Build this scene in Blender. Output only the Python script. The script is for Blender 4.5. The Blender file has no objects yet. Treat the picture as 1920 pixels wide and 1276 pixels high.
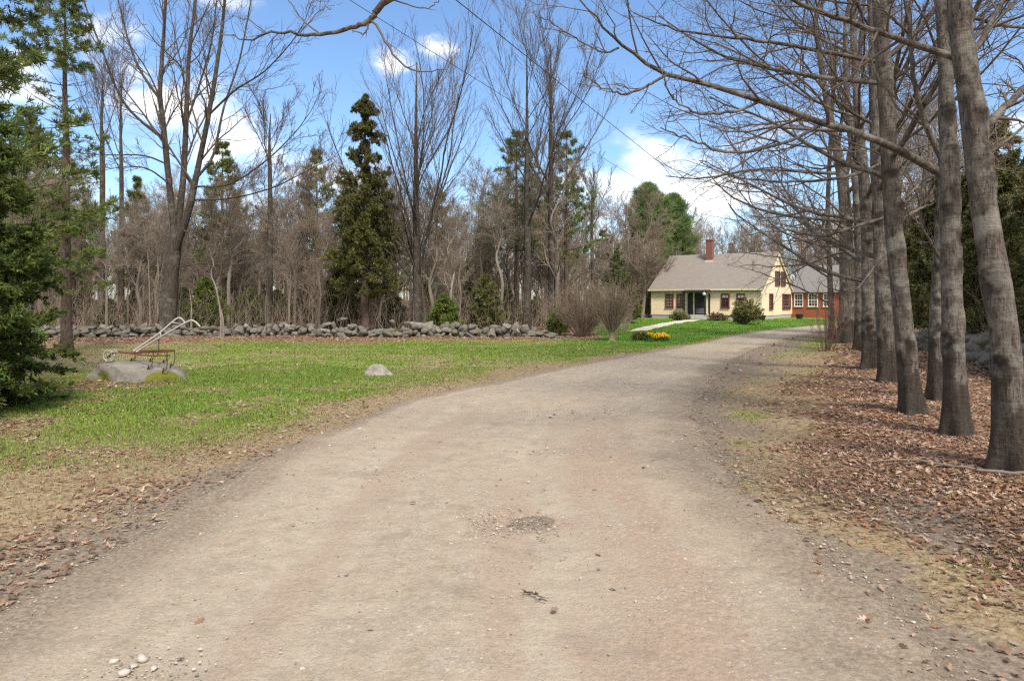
import bpy, math, random
import numpy as np
R_ = math.radians
random.seed(7)
rng = np.random.default_rng(11)
scene = bpy.context.scene
COL = scene.collection
F, HOR, H = 1280.0, 560.0, 1.7          # focal length and horizon in photo pixels, eye height in metres

def at(px, py, Y):
    return np.array(((px - 960) / F * Y, Y, H - (py - HOR) / F * Y))

# ------------------------------------------------------------------ noise
_perm = np.random.default_rng(3).random((256, 256))
def vnoise(x, y):
    xi = np.floor(x).astype(int); yi = np.floor(y).astype(int)
    fx = x - xi; fy = y - yi
    fx = fx * fx * (3 - 2 * fx); fy = fy * fy * (3 - 2 * fy)
    g = lambda a, b: _perm[a % 256, b % 256]
    return (g(xi, yi) * (1 - fx) + g(xi + 1, yi) * fx) * (1 - fy) + (g(xi, yi + 1) * (1 - fx) + g(xi + 1, yi + 1) * fx) * fy
def fbm(x, y, o=4):
    s = 0; a = .5; t = 0
    for i in range(o):
        s = s + a * vnoise(x * 2 ** i + 17.3 * i, y * 2 ** i + 5.1 * i); t += a; a *= .5
    return s / t
def ss(a, b, x):
    t = np.clip((x - a) / (b - a), 0, 1)
    return t * t * (3 - 2 * t)
def nrm(v):
    return v / np.maximum(np.linalg.norm(v, axis=-1, keepdims=True), 1e-9)

# ------------------------------------------------------------------ mesh building
class MB:
    def __init__(s): s.V = []; s.F = []; s.C = []; s.n = 0
    def add(s, V, Fs, col=None):
        V = np.asarray(V, float).reshape(-1, 3)
        if not isinstance(Fs, list): Fs = [Fs]
        for f in Fs:
            f = np.asarray(f, int)
            if f.size: s.F.append(f + s.n)
        if col is None: col = np.ones((len(V), 3))
        col = np.asarray(col, float)
        if col.ndim == 1: col = np.tile(col, (len(V), 1))
        s.V.append(V); s.C.append(col); s.n += len(V)
        return s
    def box(s, x0, x1, y0, y1, z0, z1, col=None):
        V = [(x, y, z) for z in (z0, z1) for y in (y0, y1) for x in (x0, x1)]
        return s.add(V, np.array([(0, 2, 3, 1), (4, 5, 7, 6), (0, 1, 5, 4), (2, 6, 7, 3), (0, 4, 6, 2), (1, 3, 7, 5)]), col)
    def tube(s, pts, rad, sides=8, col=None, cap=True):
        P = np.asarray(pts, float)[None]; Rr = np.broadcast_to(np.asarray(rad, float), (1, P.shape[1]))
        V, Fq = tubes(P, Rr, sides)
        Fl = [Fq]
        if cap:
            Fl.append(np.arange(sides)[None]); Fl.append((np.arange(sides)[::-1] + (P.shape[1] - 1) * sides)[None])
        return s.add(V, Fl, col)
    def mesh(s, name, mat, smooth=True):
        me = bpy.data.meshes.new(name)
        V = np.concatenate(s.V); C = np.concatenate(s.C)
        me.vertices.add(len(V)); me.vertices.foreach_set('co', V.astype(np.float32).ravel())
        loops = np.concatenate([f.ravel() for f in s.F])
        tot = np.concatenate([np.full(len(f), f.shape[1]) for f in s.F])
        start = np.concatenate([[0], np.cumsum(tot)[:-1]])
        me.loops.add(len(loops)); me.loops.foreach_set('vertex_index', loops.astype(np.int32))
        me.polygons.add(len(tot))
        me.polygons.foreach_set('loop_start', start.astype(np.int32))
        me.polygons.foreach_set('use_smooth', np.full(len(tot), bool(smooth)))
        a = me.color_attributes.new('col', 'FLOAT_COLOR', 'POINT')
        a.data.foreach_set('color', np.concatenate([C, np.ones((len(C), 1))], 1).astype(np.float32).ravel())
        me.update(calc_edges=True); me.validate()
        if mat: me.materials.append(mat)
        return me
    def obj(s, name, mat, parent=None, smooth=True):
        o = bpy.data.objects.new(name, s.mesh(name, mat, smooth)); COL.objects.link(o)
        if parent: o.parent = parent
        return o

def tubes(P, Rr, s, rough=None):
    n, m, _ = P.shape
    T = nrm(np.gradient(P, axis=1))
    mean = np.abs(P[:, -1] - P[:, 0])
    ref = np.zeros((n, 3)); ref[np.arange(n), np.argmin(mean, 1)] = 1
    N1 = nrm(np.cross(T, ref[:, None])); N2 = np.cross(T, N1)
    a = np.arange(s) / s * 2 * np.pi
    rad = Rr[:, :, None] * np.ones(s)
    if rough is not None: rad = rad * rough
    V = P[:, :, None] + rad[..., None] * (np.cos(a)[:, None] * N1[:, :, None] + np.sin(a)[:, None] * N2[:, :, None])
    base = (np.arange(n)[:, None, None] * m + np.arange(m - 1)[None, :, None]) * s
    k = np.arange(s)[None, None]; k2 = (k + 1) % s
    Fq = np.stack([base + k, base + k2, base + s + k2, base + s + k], -1).reshape(-1, 4)
    return V.reshape(-1, 3), Fq

def resample(pts, rad, m):
    """Catmull-Rom through the given points"""
    P = np.asarray(pts, float); r = np.asarray(rad, float)
    n = len(P); t = np.linspace(0, n - 1, m); i = np.minimum(t.astype(int), n - 2); f = (t - i)[:, None]
    E = np.concatenate([[2 * P[0] - P[1]], P, [2 * P[-1] - P[-2]]])
    p0, p1, p2, p3 = E[i], E[i + 1], E[i + 2], E[i + 3]
    Q = .5 * (2 * p1 + (p2 - p0) * f + (2 * p0 - 5 * p1 + 4 * p2 - p3) * f ** 2 + (3 * p1 - p0 - 3 * p2 + p3) * f ** 3)
    return Q, np.interp(t, np.arange(n), np.interp(np.arange(n), np.linspace(0, n - 1, len(r)), r))

def empty(name, loc, label, cat, group=None, rz=0):
    o = bpy.data.objects.new(name, None); COL.objects.link(o)
    o.location = tuple(float(c) for c in loc); o.rotation_euler = (0, 0, rz); o.empty_display_size = .2
    tag(o, label, cat, group); return o
def tag(o, label, cat, group=None, kind=None):
    o['label'] = label; o['category'] = cat
    if group: o['group'] = group
    if kind: o['kind'] = kind
    return o
def kind(o, k, label=None, cat=None):
    o['kind'] = k
    if label: o['label'] = label
    if cat: o['category'] = cat
    return o
def copy_tree(o, parent=None):
    c = o.copy(); COL.objects.link(c); c.parent = parent
    for ch in o.children: copy_tree(ch, c)
    return c

# ------------------------------------------------------------------ materials
class NT:
    def __init__(s, name):
        s.m = bpy.data.materials.new(name); s.m.use_nodes = True
        s.t = s.m.node_tree; s.N = s.t.nodes; s.L = s.t.links
        s.bsdf = s.N['Principled BSDF']; s.out = s.N['Material Output']
    def n(s, typ, **kw):
        x = s.N.new(typ)
        for k, v in kw.items():
            if k.startswith('i_'): x.inputs[k[2:].replace('_', ' ')].default_value = v
            else: setattr(x, k, v)
        return x
    def l(s, a, b): s.L.new(a, b)
    def noise(s, vec, scale, detail=4, rough=.55, dist=0):
        x = s.n('ShaderNodeTexNoise'); x.inputs['Scale'].default_value = scale; x.inputs['Detail'].default_value = detail
        x.inputs['Roughness'].default_value = rough; x.inputs['Distortion'].default_value = dist
        if vec is not None: s.l(vec, x.inputs['Vector'])
        return x.outputs['Fac']
    def coord(s, scale=(1, 1, 1), kind='Object'):
        tc = s.n('ShaderNodeTexCoord'); mp = s.n('ShaderNodeMapping'); mp.inputs['Scale'].default_value = scale
        s.l(tc.outputs[kind], mp.inputs['Vector']); return mp.outputs['Vector']
    def ramp(s, fac, stops):
        r = s.n('ShaderNodeValToRGB'); s.l(fac, r.inputs['Fac'])
        e = r.color_ramp.elements
        while len(e) < len(stops): e.new(.5)
        for k, (p, c) in enumerate(stops):
            e[k].position = p; e[k].color = (*c, 1) if len(c) == 3 else c
        return r.outputs['Color']
    def step(s, fac, a, b):
        m = s.n('ShaderNodeMapRange', interpolation_type='SMOOTHSTEP'); s.l(fac, m.inputs['Value'])
        m.inputs['From Min'].default_value = a; m.inputs['From Max'].default_value = b
        return m.outputs['Result']
    def mix(s, fac, a, b, mode='MIX'):
        x = s.n('ShaderNodeMix', data_type='RGBA', blend_type=mode)
        for v, i in ((fac, 0), (a, 6), (b, 7)):
            if hasattr(v, 'is_linked'): s.l(v, x.inputs[i])
            elif isinstance(v, (int, float)): x.inputs[i].default_value = v
            else: x.inputs[i].default_value = (*v, 1)
        return x.outputs[2]
    def math(s, op, a, b=None):
        x = s.n('ShaderNodeMath', operation=op)
        for k, v in enumerate((a, b)):
            if v is None: continue
            if hasattr(v, 'is_linked'): s.l(v, x.inputs[k])
            else: x.inputs[k].default_value = v
        return x.outputs[0]
    def attr(s, name='col'):
        x = s.n('ShaderNodeAttribute', attribute_name=name); return x
    def color(s, c, rough=.8, spec=.3):
        if hasattr(c, 'is_linked'): s.l(c, s.bsdf.inputs['Base Color'])
        else: s.bsdf.inputs['Base Color'].default_value = (*c, 1)
        s.bsdf.inputs['Roughness'].default_value = rough
        s.bsdf.inputs['Specular IOR Level'].default_value = spec
        return s
    def bump(s, h, strength=.4, dist=.02):
        b = s.n('ShaderNodeBump'); b.inputs['Strength'].default_value = strength; b.inputs['Distance'].default_value = dist
        s.l(h, b.inputs['Height']); s.l(b.outputs['Normal'], s.bsdf.inputs['Normal']); return s

def bark_mat(name, a, b, c, lichen=None, stain=None):
    t = NT(name)
    v = t.coord((6, 6, 1.6)); v2 = t.coord((1.5, 1.5, 1.5)); v3 = t.coord((2.5, 2.5, 9))
    n1 = t.noise(v, 3, 6, .65); n2 = t.noise(v2, 2.2, 5, .6); n3 = t.noise(v3, 3, 4, .6)
    col = t.ramp(n1, [(.3, a), (.5, b), (.72, c)])
    col = t.mix(t.math('MULTIPLY', t.step(n3, .5, .75), .55), col, c)
    n4 = t.noise(t.coord((1, 1, .22)), 46, 5, .7)
    col = t.mix(t.math('MULTIPLY', t.step(n4, .49, .36), .85), col, tuple(x * .6 for x in a))
    n5 = t.noise(t.coord((1, 1, 3.2)), 26, 3, .6)
    col = t.mix(t.math('MULTIPLY', t.step(n5, .6, .68), .28), col, c)
    kn = t.n('ShaderNodeSeparateColor'); t.l(t.attr().outputs['Color'], kn.inputs[0])
    col = t.mix(t.math('SUBTRACT', 1.0, kn.outputs[0]), col, tuple(x * .45 for x in a))
    if lichen: col = t.mix(t.math('MULTIPLY', t.step(n2, .5, .66), .75), col, lichen)
    col = t.mix(t.math('MULTIPLY', t.step(t.noise(t.coord((1, 1, .35)), 1.7, 5, .7), .52, .7), .6), col, a)
    rings = t.step(t.noise(t.coord((1.6, 1.6, 7)), 2.2, 5, .6, .8), .58, .68)
    col = t.mix(t.math('MULTIPLY', rings, .32), col, tuple(x * .8 for x in a))
    if stain:      # dark wet bark at the foot, ragged upper edge
        tc = t.n('ShaderNodeTexCoord'); sx = t.n('ShaderNodeSeparateXYZ'); t.l(tc.outputs['Object'], sx.inputs[0])
        e = t.math('ADD', sx.outputs['Z'], t.math('MULTIPLY', t.noise(t.coord((2.2, 2.2, .8)), 2.4, 4), -1.65))
        col = t.mix(t.math('MULTIPLY', t.step(e, .1, -.02), .7), col, stain)
    t.color(col, .9, .15).bump(t.math('ADD', t.math('ADD', n1, n3), n4), .85, .018)
    return t.m
M_row = bark_mat('bark_row', (.045, .037, .03), (.112, .094, .078), (.2, .173, .146), (.235, .22, .187), (.03, .023, .018))
M_twig = NT('bark_twig').color((.13, .102, .082), .85, .2).m
M_maple = bark_mat('bark_maple', (.03, .024, .02), (.068, .055, .044), (.12, .1, .082), (.13, .122, .1))
M_pale = bark_mat('bark_pale', (.14, .12, .1), (.25, .22, .18), (.35, .315, .27))
M_pine = bark_mat('bark_pine', (.05, .035, .028), (.11, .075, .058), (.17, .125, .1))
def tree_bark(name, a, b):
    t = NT(name); oi = t.n('ShaderNodeObjectInfo')
    col = t.mix(oi.outputs['Random'], a, b)
    n = t.noise(t.coord((4, 4, 1)), 2, 4)
    col = t.mix(t.math('MULTIPLY', n, .6), col, (.06, .048, .04))
    return t.color(col, .9, .15).m
M_woods = tree_bark('bark_woods', (.33, .29, .235), (.27, .22, .17))
M_woodt = tree_bark('twig_woods', (.42, .35, .275), (.36, .275, .21))

def foliage_mat(name, base, trans=.3, rough=.6):
    t = NT(name); a = t.attr(); col = t.mix(1, base, a.outputs['Color'], 'MULTIPLY')
    t.color(col, rough, .25)
    tr = t.n('ShaderNodeBsdfTranslucent'); t.l(col, tr.inputs['Color'])
    mx = t.n('ShaderNodeMixShader'); mx.inputs[0].default_value = trans
    t.l(t.bsdf.outputs[0], mx.inputs[1]); t.l(tr.outputs[0], mx.inputs[2]); t.l(mx.outputs[0], t.out.inputs['Surface'])
    return t.m
M_spruce = foliage_mat('needles_spruce', (.095, .13, .03))
M_wpine = foliage_mat('needles_pine', (.17, .21, .065), .4)
M_cedar = foliage_mat('needles_cedar', (.125, .13, .042))
M_hpine = foliage_mat('needles_house_pine', (.2, .28, .1), .45)
M_green = foliage_mat('needles_bright', (.14, .19, .035))
M_dark = foliage_mat('needles_dark', (.155, .16, .058))
M_rhod = foliage_mat('leaves_rhododendron', (.25, .24, .1))
M_grass = foliage_mat('grass_blades', (1, 1, 1), .3)
M_leaf = foliage_mat('dead_leaves', (1, 1, 1), .15, .75)
M_flower = foliage_mat('petals', (1, 1, 1), .3, .5)

def stone_mat(name, moss=.0):
    t = NT(name); oi = t.n('ShaderNodeObjectInfo')
    v = t.coord((1, 1, 1)); add = t.n('ShaderNodeVectorMath', operation='ADD'); t.l(v, add.inputs[0])
    t.l(oi.outputs['Random'], add.inputs[1]); sc = add.outputs[0]
    n1 = t.noise(sc, 3, 6, .65); n2 = t.noise(sc, 14, 4, .6); n3 = t.noise(sc, 2.1, 5, .65, .4)
    col = t.ramp(n1, [(.3, (.12, .107, .09)), (.5, (.25, .228, .196)), (.7, (.38, .35, .305))])
    col = t.mix(t.math('MULTIPLY', t.step(n2, .5, .7), .5), col, (.34, .34, .29))
    col = t.mix(t.math('MULTIPLY', oi.outputs['Random'], .75), col, (.1, .088, .072))
    col = t.mix(t.math('MULTIPLY', t.step(n3, .52, .62), .6), col, (.13, .13, .085))
    if moss:
        a = t.attr(); sp = t.n('ShaderNodeSeparateColor'); t.l(a.outputs['Color'], sp.inputs[0])
        e = t.math('ADD', sp.outputs[0], t.math('MULTIPLY', t.math('SUBTRACT', n1, .5), .9))
        e = t.math('ADD', e, t.math('MULTIPLY', t.math('SUBTRACT', n2, .5), .8))
        col = t.mix(t.step(e, .36, .62), col, t.mix(n2, (.09, .1, .012), (.17, .16, .025)))
    t.color(col, .92, .2).bump(t.math('ADD', n1, n2), .7, .03)
    return t.m
M_stone = stone_mat('fieldstone'); M_boulder = stone_mat('boulder_stone', 1)

def ground_mats():
    t = NT('ground_soil')
    P = t.coord((1, 1, 1)); a = t.attr(); sp = t.n('ShaderNodeSeparateColor'); t.l(a.outputs['Color'], sp.inputs[0])
    nf = t.noise(P, 22, 6, .7); nm = t.noise(P, 5, 6, .68); nl = t.noise(P, .9, 5, .6); nff = t.noise(P, 70, 3, .7)
    def zone(o, w=.5): return t.step(t.math('ADD', o, t.math('MULTIPLY', t.math('SUBTRACT', nm, .5), 1.1)), .5 - w / 2, .5 + w / 2)
    straw = t.ramp(nf, [(.3, (.13, .09, .052)), (.5, (.275, .205, .12)), (.7, (.42, .335, .215))])
    green = t.ramp(nf, [(.28, (.095, .13, .024)), (.5, (.17, .25, .042)), (.72, (.27, .33, .085))])
    green = t.mix(t.math('MULTIPLY', t.step(nl, .45, .65), .5), green, (.2, .21, .05))
    green = t.mix(t.step(sp.outputs[0], .95, 1.15), green, t.ramp(nf, [(.3, (.07, .13, .015)), (.7, (.17, .29, .035))]))
    dirt = t.ramp(nf, [(.28, (.115, .088, .064)), (.5, (.21, .165, .122)), (.72, (.33, .275, .212))])
    leaf = t.ramp(nf, [(.3, (.085, .05, .032)), (.5, (.2, .118, .07)), (.7, (.33, .215, .135))])
    col = t.mix(zone(sp.outputs[0], .7), straw, green)
    col = t.mix(zone(sp.outputs[2], .6), col, leaf)
    col = t.mix(zone(sp.outputs[1], .6), col, dirt)
    col = t.mix(t.math('MULTIPLY', t.step(nff, .55, .75), .3), col, (.42, .36, .28))
    t.color(col, .95, .1).bump(t.math('ADD', nm, t.math('MULTIPLY', nf, .5)), .7, .04)
    g = t.m
    t = NT('driveway_gravel')
    P = t.coord((1, 1, 1)); a = t.attr(); sp = t.n('ShaderNodeSeparateColor'); t.l(a.outputs['Color'], sp.inputs[0])
    # red = crown / verge weight, green = wheel track weight, blue = red clay weight
    nf = t.noise(P, 30, 6, .72); nm = t.noise(P, 6, 6, .65); nl = t.noise(P, 1.1, 6, .62); nff = t.noise(P, 110, 3, .75)
    vo = t.n('ShaderNodeTexVoronoi'); vo.inputs['Scale'].default_value = 55; t.l(P, vo.inputs['Vector'])
    vs = t.n('ShaderNodeSeparateColor'); t.l(vo.outputs['Color'], vs.inputs[0])
    peb = t.math('MULTIPLY', t.step(vs.outputs[0], .75, .92), t.step(nl, .4, .6))
    base = t.ramp(t.math('ADD', t.math('MULTIPLY', nf, .5), t.math('MULTIPLY', nm, .5)), [(.32, (.25, .195, .138)), (.5, (.375, .305, .226)), (.68, (.47, .398, .308))])
    base = t.mix(t.math('MULTIPLY', t.step(nl, .42, .62), .35), base, (.35, .285, .21))
    track = t.mix(t.math('MULTIPLY', sp.outputs[1], .6), base, t.ramp(nm, [(.3, (.365, .302, .226)), (.7, (.475, .405, .314))]))
    clay = t.mix(t.step(t.math('ADD', sp.outputs[2], t.math('MULTIPLY', t.math('SUBTRACT', nm, .5), .9)), .3, 1.1), track,
                 t.ramp(nf, [(.3, (.285, .205, .148)), (.7, (.425, .325, .245))]))
    gr = t.mix(t.math('MULTIPLY', peb, t.math('SUBTRACT', .75, t.math('MULTIPLY', sp.outputs[1], .5))), clay,
               t.mix(vs.outputs[1], (.2, .175, .15), (.55, .5, .43)))
    fine = t.mix(t.math('MULTIPLY', t.step(nff, .5, .66), .6), gr, (.2, .163, .128))
    fine = t.mix(t.math('MULTIPLY', t.step(t.noise(P, 1.7, 6, .7), .52, .68), .4), fine, (.215, .175, .135))
    edge = t.ramp(nf, [(.28, (.14, .105, .077)), (.5, (.25, .196, .145)), (.72, (.37, .31, .24))])
    col = t.mix(t.step(t.math('ADD', sp.outputs[0], t.math('MULTIPLY', t.math('SUBTRACT', nm, .5), 1.0)), .3, .95), fine, edge)
    t.color(col, .95, .12).bump(t.math('ADD', nf, t.math('MULTIPLY', nm, 1.2)), .55, .03)
    return g, t.m
M_ground, M_drive = ground_mats()

def simple(name, c, rough=.7, spec=.3, var=.25, sc=8):
    t = NT(name); n = t.noise(t.coord(), sc, 5, .6)
    col = t.mix(n, tuple(x * (1 - var) for x in c), tuple(min(1, x * (1 + var)) for x in c))
    return t.color(col, rough, spec).m
def siding(name, c, pitch):
    t = NT(name); tc = t.n('ShaderNodeTexCoord'); sx = t.n('ShaderNodeSeparateXYZ'); t.l(tc.outputs['Object'], sx.inputs[0])
    fr = t.math('FRACT', t.math('DIVIDE', sx.outputs['Z'], pitch))
    n = t.noise(t.coord((.6, .6, 3)), 3, 5, .65)
    n2 = t.noise(t.coord((.3, .3, 8)), 6, 3)
    col = t.mix(n, tuple(x * .86 for x in c), tuple(x * 1.1 for x in c))
    col = t.mix(t.math('MULTIPLY', n2, .25), col, tuple(x * .75 for x in c))
    t.color(col, .65, .3).bump(t.math('SUBTRACT', 1.0, fr), .6, .02)
    return t.m
def shingles(name, a, b):
    t = NT(name); br = t.n('ShaderNodeTexBrick')
    t.l(t.coord((1, 1, 1), 'UV'), br.inputs['Vector'])
    br.inputs['Scale'].default_value = 1; br.inputs['Mortar Size'].default_value = .008
    br.inputs['Brick Width'].default_value = .3; br.inputs['Row Height'].default_value = .14
    br.inputs['Color1'].default_value = (*a, 1); br.inputs['Color2'].default_value = (*b, 1)
    br.inputs['Mortar'].default_value = (*[x * .45 for x in a], 1)
    n = t.noise(t.coord((1, 1, 1)), 1.3, 5, .6); n2 = t.noise(t.coord((1, 1, 1)), 30, 3)
    col = t.mix(t.math('MULTIPLY', n, .6), br.outputs['Color'], tuple(x * .7 for x in b))
    col = t.mix(t.math('MULTIPLY', n2, .3), col, (.42, .38, .34))
    t.color(col, .9, .15).bump(br.outputs['Fac'], -.3, .01)
    return t.m
def brick_mat(name, a, b, mortar):
    t = NT(name); br = t.n('ShaderNodeTexBrick'); t.l(t.coord((1, 1, 1), 'UV'), br.inputs['Vector'])
    br.inputs['Scale'].default_value = 1; br.inputs['Mortar Size'].default_value = .008
    br.inputs['Brick Width'].default_value = .22; br.inputs['Row Height'].default_value = .075
    br.inputs['Color1'].default_value = (*a, 1); br.inputs['Color2'].default_value = (*b, 1); br.inputs['Mortar'].default_value = (*mortar, 1)
    col = t.mix(t.math('MULTIPLY', t.noise(t.coord(), 5, 5), .4), br.outputs['Color'], tuple(x * .5 for x in a))
    return t.color(col, .85, .2).m
M_clap = siding('cream_clapboard', (.86, .68, .49), .11)
M_cream = simple('cream_trim', (.68, .6, .42), .6, .3, .12)
M_roof = shingles('roof_shingles', (.21, .175, .148), (.255, .218, .186))
M_annexroof = shingles('annex_shingles', (.16, .15, .15), (.2, .185, .18))
M_brick = brick_mat('chimney_brick', (.26, .07, .05), (.19, .05, .038), (.3, .24, .2))
M_redwall = brick_mat('annex_brick', (.37, .1, .05), (.3, .078, .04), (.3, .16, .11))
M_redtrim = simple('red_trim', (.16, .035, .025), .5, .4, .2)
M_white = simple('white_paint', (.74, .73, .69), .5, .4, .1)
M_darkgreen = simple('dark_porch_paint', (.022, .026, .021), .5, .4, .3)
M_glass = NT('window_glass').color((.03, .035, .04), .06, .8).m
M_curtain = simple('curtain', (.33, .3, .27), .8, .2, .3)
M_shade = simple('roller_shade', (.6, .6, .58), .8, .2, .1)
M_granite = simple('granite', (.42, .4, .38), .85, .2, .3, 12)
M_path = simple('pale_path', (.55, .5, .4), .9, .1, .25, 6)
M_metal = simple('rusty_red_iron', (.13, .04, .03), .8, .4, .6, 20)
M_iron = simple('rusted_iron', (.075, .05, .038), .8, .4, .6, 20)
M_lichen = simple('lichen_iron', (.33, .33, .27), .9, .2, .7, 40)
M_wood = simple('grey_wood', (.4, .37, .35), .85, .2, .35, 15)
M_wire = simple('cable', (.03, .03, .032), .6, .3, .1)
M_pot = simple('dark_pot', (.03, .03, .032), .6, .4, .4)
M_lamp = simple('lamp_glass', (.42, .5, .48), .3, .6, .1)

# ------------------------------------------------------------------ terrain and zones
EL = np.array([(-2.55, -4), (-2.62, 0), (-2.68, 3.57), (-2.59, 5.44), (-2.43, 7.77), (-1.74, 11.16), (0, 14.5), (2.88, 19.4), (5.19, 22.9), (7.86, 27.2), (11.5, 33.5), (16.4, 40), (22, 45), (30, 49.5)])
ER = np.array([(1.75, -4), (1.78, 0), (1.84, 3.1), (1.92, 4.3), (1.97, 6.25), (2.25, 8.6), (3.15, 12.0), (5.1, 16.7), (8.0, 22.4), (11.8, 29.0), (15.6, 34.9), (19.5, 39), (25, 43), (32, 46.5)])
def XL(y): return np.interp(y, EL[:, 1], EL[:, 0])
def XR(y): return np.interp(y, ER[:, 1], ER[:, 0])
def wall_y(x):                       # front foot of the stone wall across the lawn
    return 30.4 + .5 * np.sin(x * .35) + np.where(x > -3, (x + 3) * -.28, 0)
def gz(x, y):
    x = np.asarray(x, float); y = np.asarray(y, float)
    off = np.maximum(XL(y) - x, x - XR(y))
    w = ss(.0, 2.5, off)
    z = (fbm(x * .35 + 9, y * .35) - .5) * .22 * w + (fbm(x * 1.6, y * 1.6 + 4) - .5) * .05 * ss(0, .6, off)
    z = z + (fbm(x * .6 + 3, y * .45) - .5) * .05 * (1 - w)
    z = z + .1 * ss(38, 50, y) * ss(4, 9, x)
    z = z + .16 * ss(.6, 3.2, x - XR(y)) * ss(28, 18, y) + ss(60, 140, y) * 1.2
    return z * ss(600, 200, np.hypot(x, y))

def zones(x, y):
    dl = XL(y) - x; dr = x - XR(y)
    n1 = fbm(x * .55, y * .55); n2 = fbm(x * 2.3 + 40, y * 2.3); n3 = fbm(x * .17 + 7, y * .22 + 3, 3); n4 = fbm(x * .9 + 70, y * 1.3 + 20)
    left = dl > dr
    w = .25 + 1.25 * ss(8.5, 4.5, y)
    dirtL = 1 - ss(.05, 1, (dl + (n2 - .5) * 1.0) / w)
    green = ss(.1, 1.5, dl - 1.6 * ss(9, 4.5, y) + (n1 - .5) * 2.2) * (.3 + .66 * ss(4.8, 9, y - .3 * (x + 5)))
    green = green * (1 - .5 * ss(.52, .66, n3) * ss(30, 12, y)) * (1 - .45 * ss(.52, .66, n4)) * (.35 + .65 * ss(-12.5, -6.5, x + .12 * (y - 12)))
    green = green * (1 - .6 * ss(5, 1.2, wall_y(x) - y) * (x < 2))
    lush = ss(-1, 6, x) * ss(19, 26, y)
    green = green + (1.2 - green) * lush * ss(.1, .7, dl)
    leafL = ss(1.5, .2, (wall_y(x) - y - 1 + (n2 - .5) * 1.4) / (1 + .22 * np.clip(-x - 3, 0, 14))) * (x < 3.5) + .28 * (dl > .35) * ss(.5, .7, n4) * ss(22, 8, y) + .7 * ss(1.5, .8, np.hypot((x + 7.9) / 1.2, (y - 13.2) / .9))
    dirtR = 1 - .75 * ss(.0, .6 + .1 * np.clip(y - 4, 0, 14), dr + (n1 - .5) * 1.2 + (n2 - .5) * 1.0)
    leafR = ss(.3, 1.6, dr - .13 * np.clip(y - 5, 0, 12) + (n1 - .5) * 1.3 + (n2 - .5) * .9) * (1 - .22 * ss(.55, .68, n4))
    dirtR = dirtR * (1 - leafR * .8)
    far = ss(19, 25, y) * ss(3.6, 1.6, dr)
    leafR = leafR * (1 - .85 * far)
    greenR = .08 + .5 * ss(.52, .68, n4) * ss(.45, .6, n2) + .6 * far
    gp = ss(1.1, .5, np.hypot((x - 3.2 + .1 * (5.3 - y)) / .36, (y - 5.2) / 1.0) + (n2 - .5) * .9)
    leafR = leafR * (1 - .6 * gp); dirtR = np.maximum(dirtR, gp * .85)
    g = np.where(left, green, greenR); d = np.where(left, dirtL, dirtR); l = np.where(left, leafL, leafR)
    woods = np.maximum(ss(-.4, .6, y - wall_y(x)) * (x < 4), ss(60, 66, y + (n1 - .5) * 6))
    woods = np.maximum(woods, ss(7.5, 9.5, dr) * (y < 40))
    g = g * (1 - woods); l = np.maximum(l, woods); d = d * (1 - woods)
    return np.clip(g, 0, 1.2), np.clip(d, 0, 1), np.clip(l, 0, 1)

def grid_obj(name, X, Y, Z, col, mat):
    ny, nx = X.shape
    V = np.stack([X, Y, Z], -1).reshape(-1, 3)
    i = np.arange(ny - 1)[:, None] * nx + np.arange(nx - 1)[None]
    Fq = np.stack([i, i + 1, i + nx + 1, i + nx], -1).reshape(-1, 4)
    return MB().add(V, Fq, col.reshape(-1, 3)).obj(name, mat)
ys = np.concatenate([np.linspace(-700, -20, 12), np.arange(-15, 2, 1), np.arange(2, 13, .07), np.arange(13, 36, .14), np.arange(36, 70, .5), np.geomspace(70, 900, 30)])
xa = np.concatenate([np.arange(0, 11, .09), np.arange(11, 32, .3), np.geomspace(32, 900, 26)])
xs = np.concatenate([-xa[:0:-1], xa])
GX, GY = np.meshgrid(xs, ys)
g_, d_, l_ = zones(GX, GY)
GZ = gz(GX, GY)
on = np.minimum(GX - XL(GY), XR(GY) - GX)          # inside the driveway the soil dips under the gravel sheet
inside = (on > .25) & (GY < 48) & (GY > -4)
GZ = GZ - .03 * inside
kind(grid_obj('ground', GX, GY, GZ, np.stack([g_, d_, l_], -1), M_ground), 'structure', 'lawn and leaf covered ground running into the woods', 'ground')

# driveway sheet
def path_pts(E, n):
    d = np.concatenate([[0], np.cumsum(np.linalg.norm(np.diff(E, axis=0), axis=1))])
    Q, _ = resample(np.c_[E, np.zeros(len(E))], np.ones(len(E)), 600)
    return Q[:, :2]
QL, QR = path_pts(EL, 600), path_pts(ER, 600)
t0 = np.arange(600); tt = np.interp(np.linspace(0, 1, 700) ** 1.0, np.linspace(0, 1, 600), t0)
LL = np.stack([np.interp(tt, t0, QL[:, k]) for k in (0, 1)], -1); RR = np.stack([np.interp(tt, t0, QR[:, k]) for k in (0, 1)], -1)
arc = np.concatenate([[0], np.cumsum(np.linalg.norm(np.diff((LL + RR) / 2, axis=0), axis=1))])
U = np.linspace(0, 1, 70)[None]
wl = (fbm(arc * 1.3, arc * 0 + 1.5) - .5) * .34 + (fbm(arc * 5, arc * 0 + 8.5) - .5) * .16; wr = (fbm(arc * 1.1, arc * 0 + 21.5) - .5) * .5 + (fbm(arc * 5, arc * 0 + 33.5) - .5) * .2
dirv = nrm(RR - LL)
L2 = LL - dirv * (.12 + wl)[:, None]; R2 = RR + dirv * (.12 + wr)[:, None]
DX = L2[:, None, 0] * (1 - U) + R2[:, None, 0] * U; DY = L2[:, None, 1] * (1 - U) + R2[:, None, 1] * U
wid = np.linalg.norm(R2 - L2, axis=1)[:, None]
u_m = U * wid                                           # metres from the left edge
A = arc[:, None] + 0 * U
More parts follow.
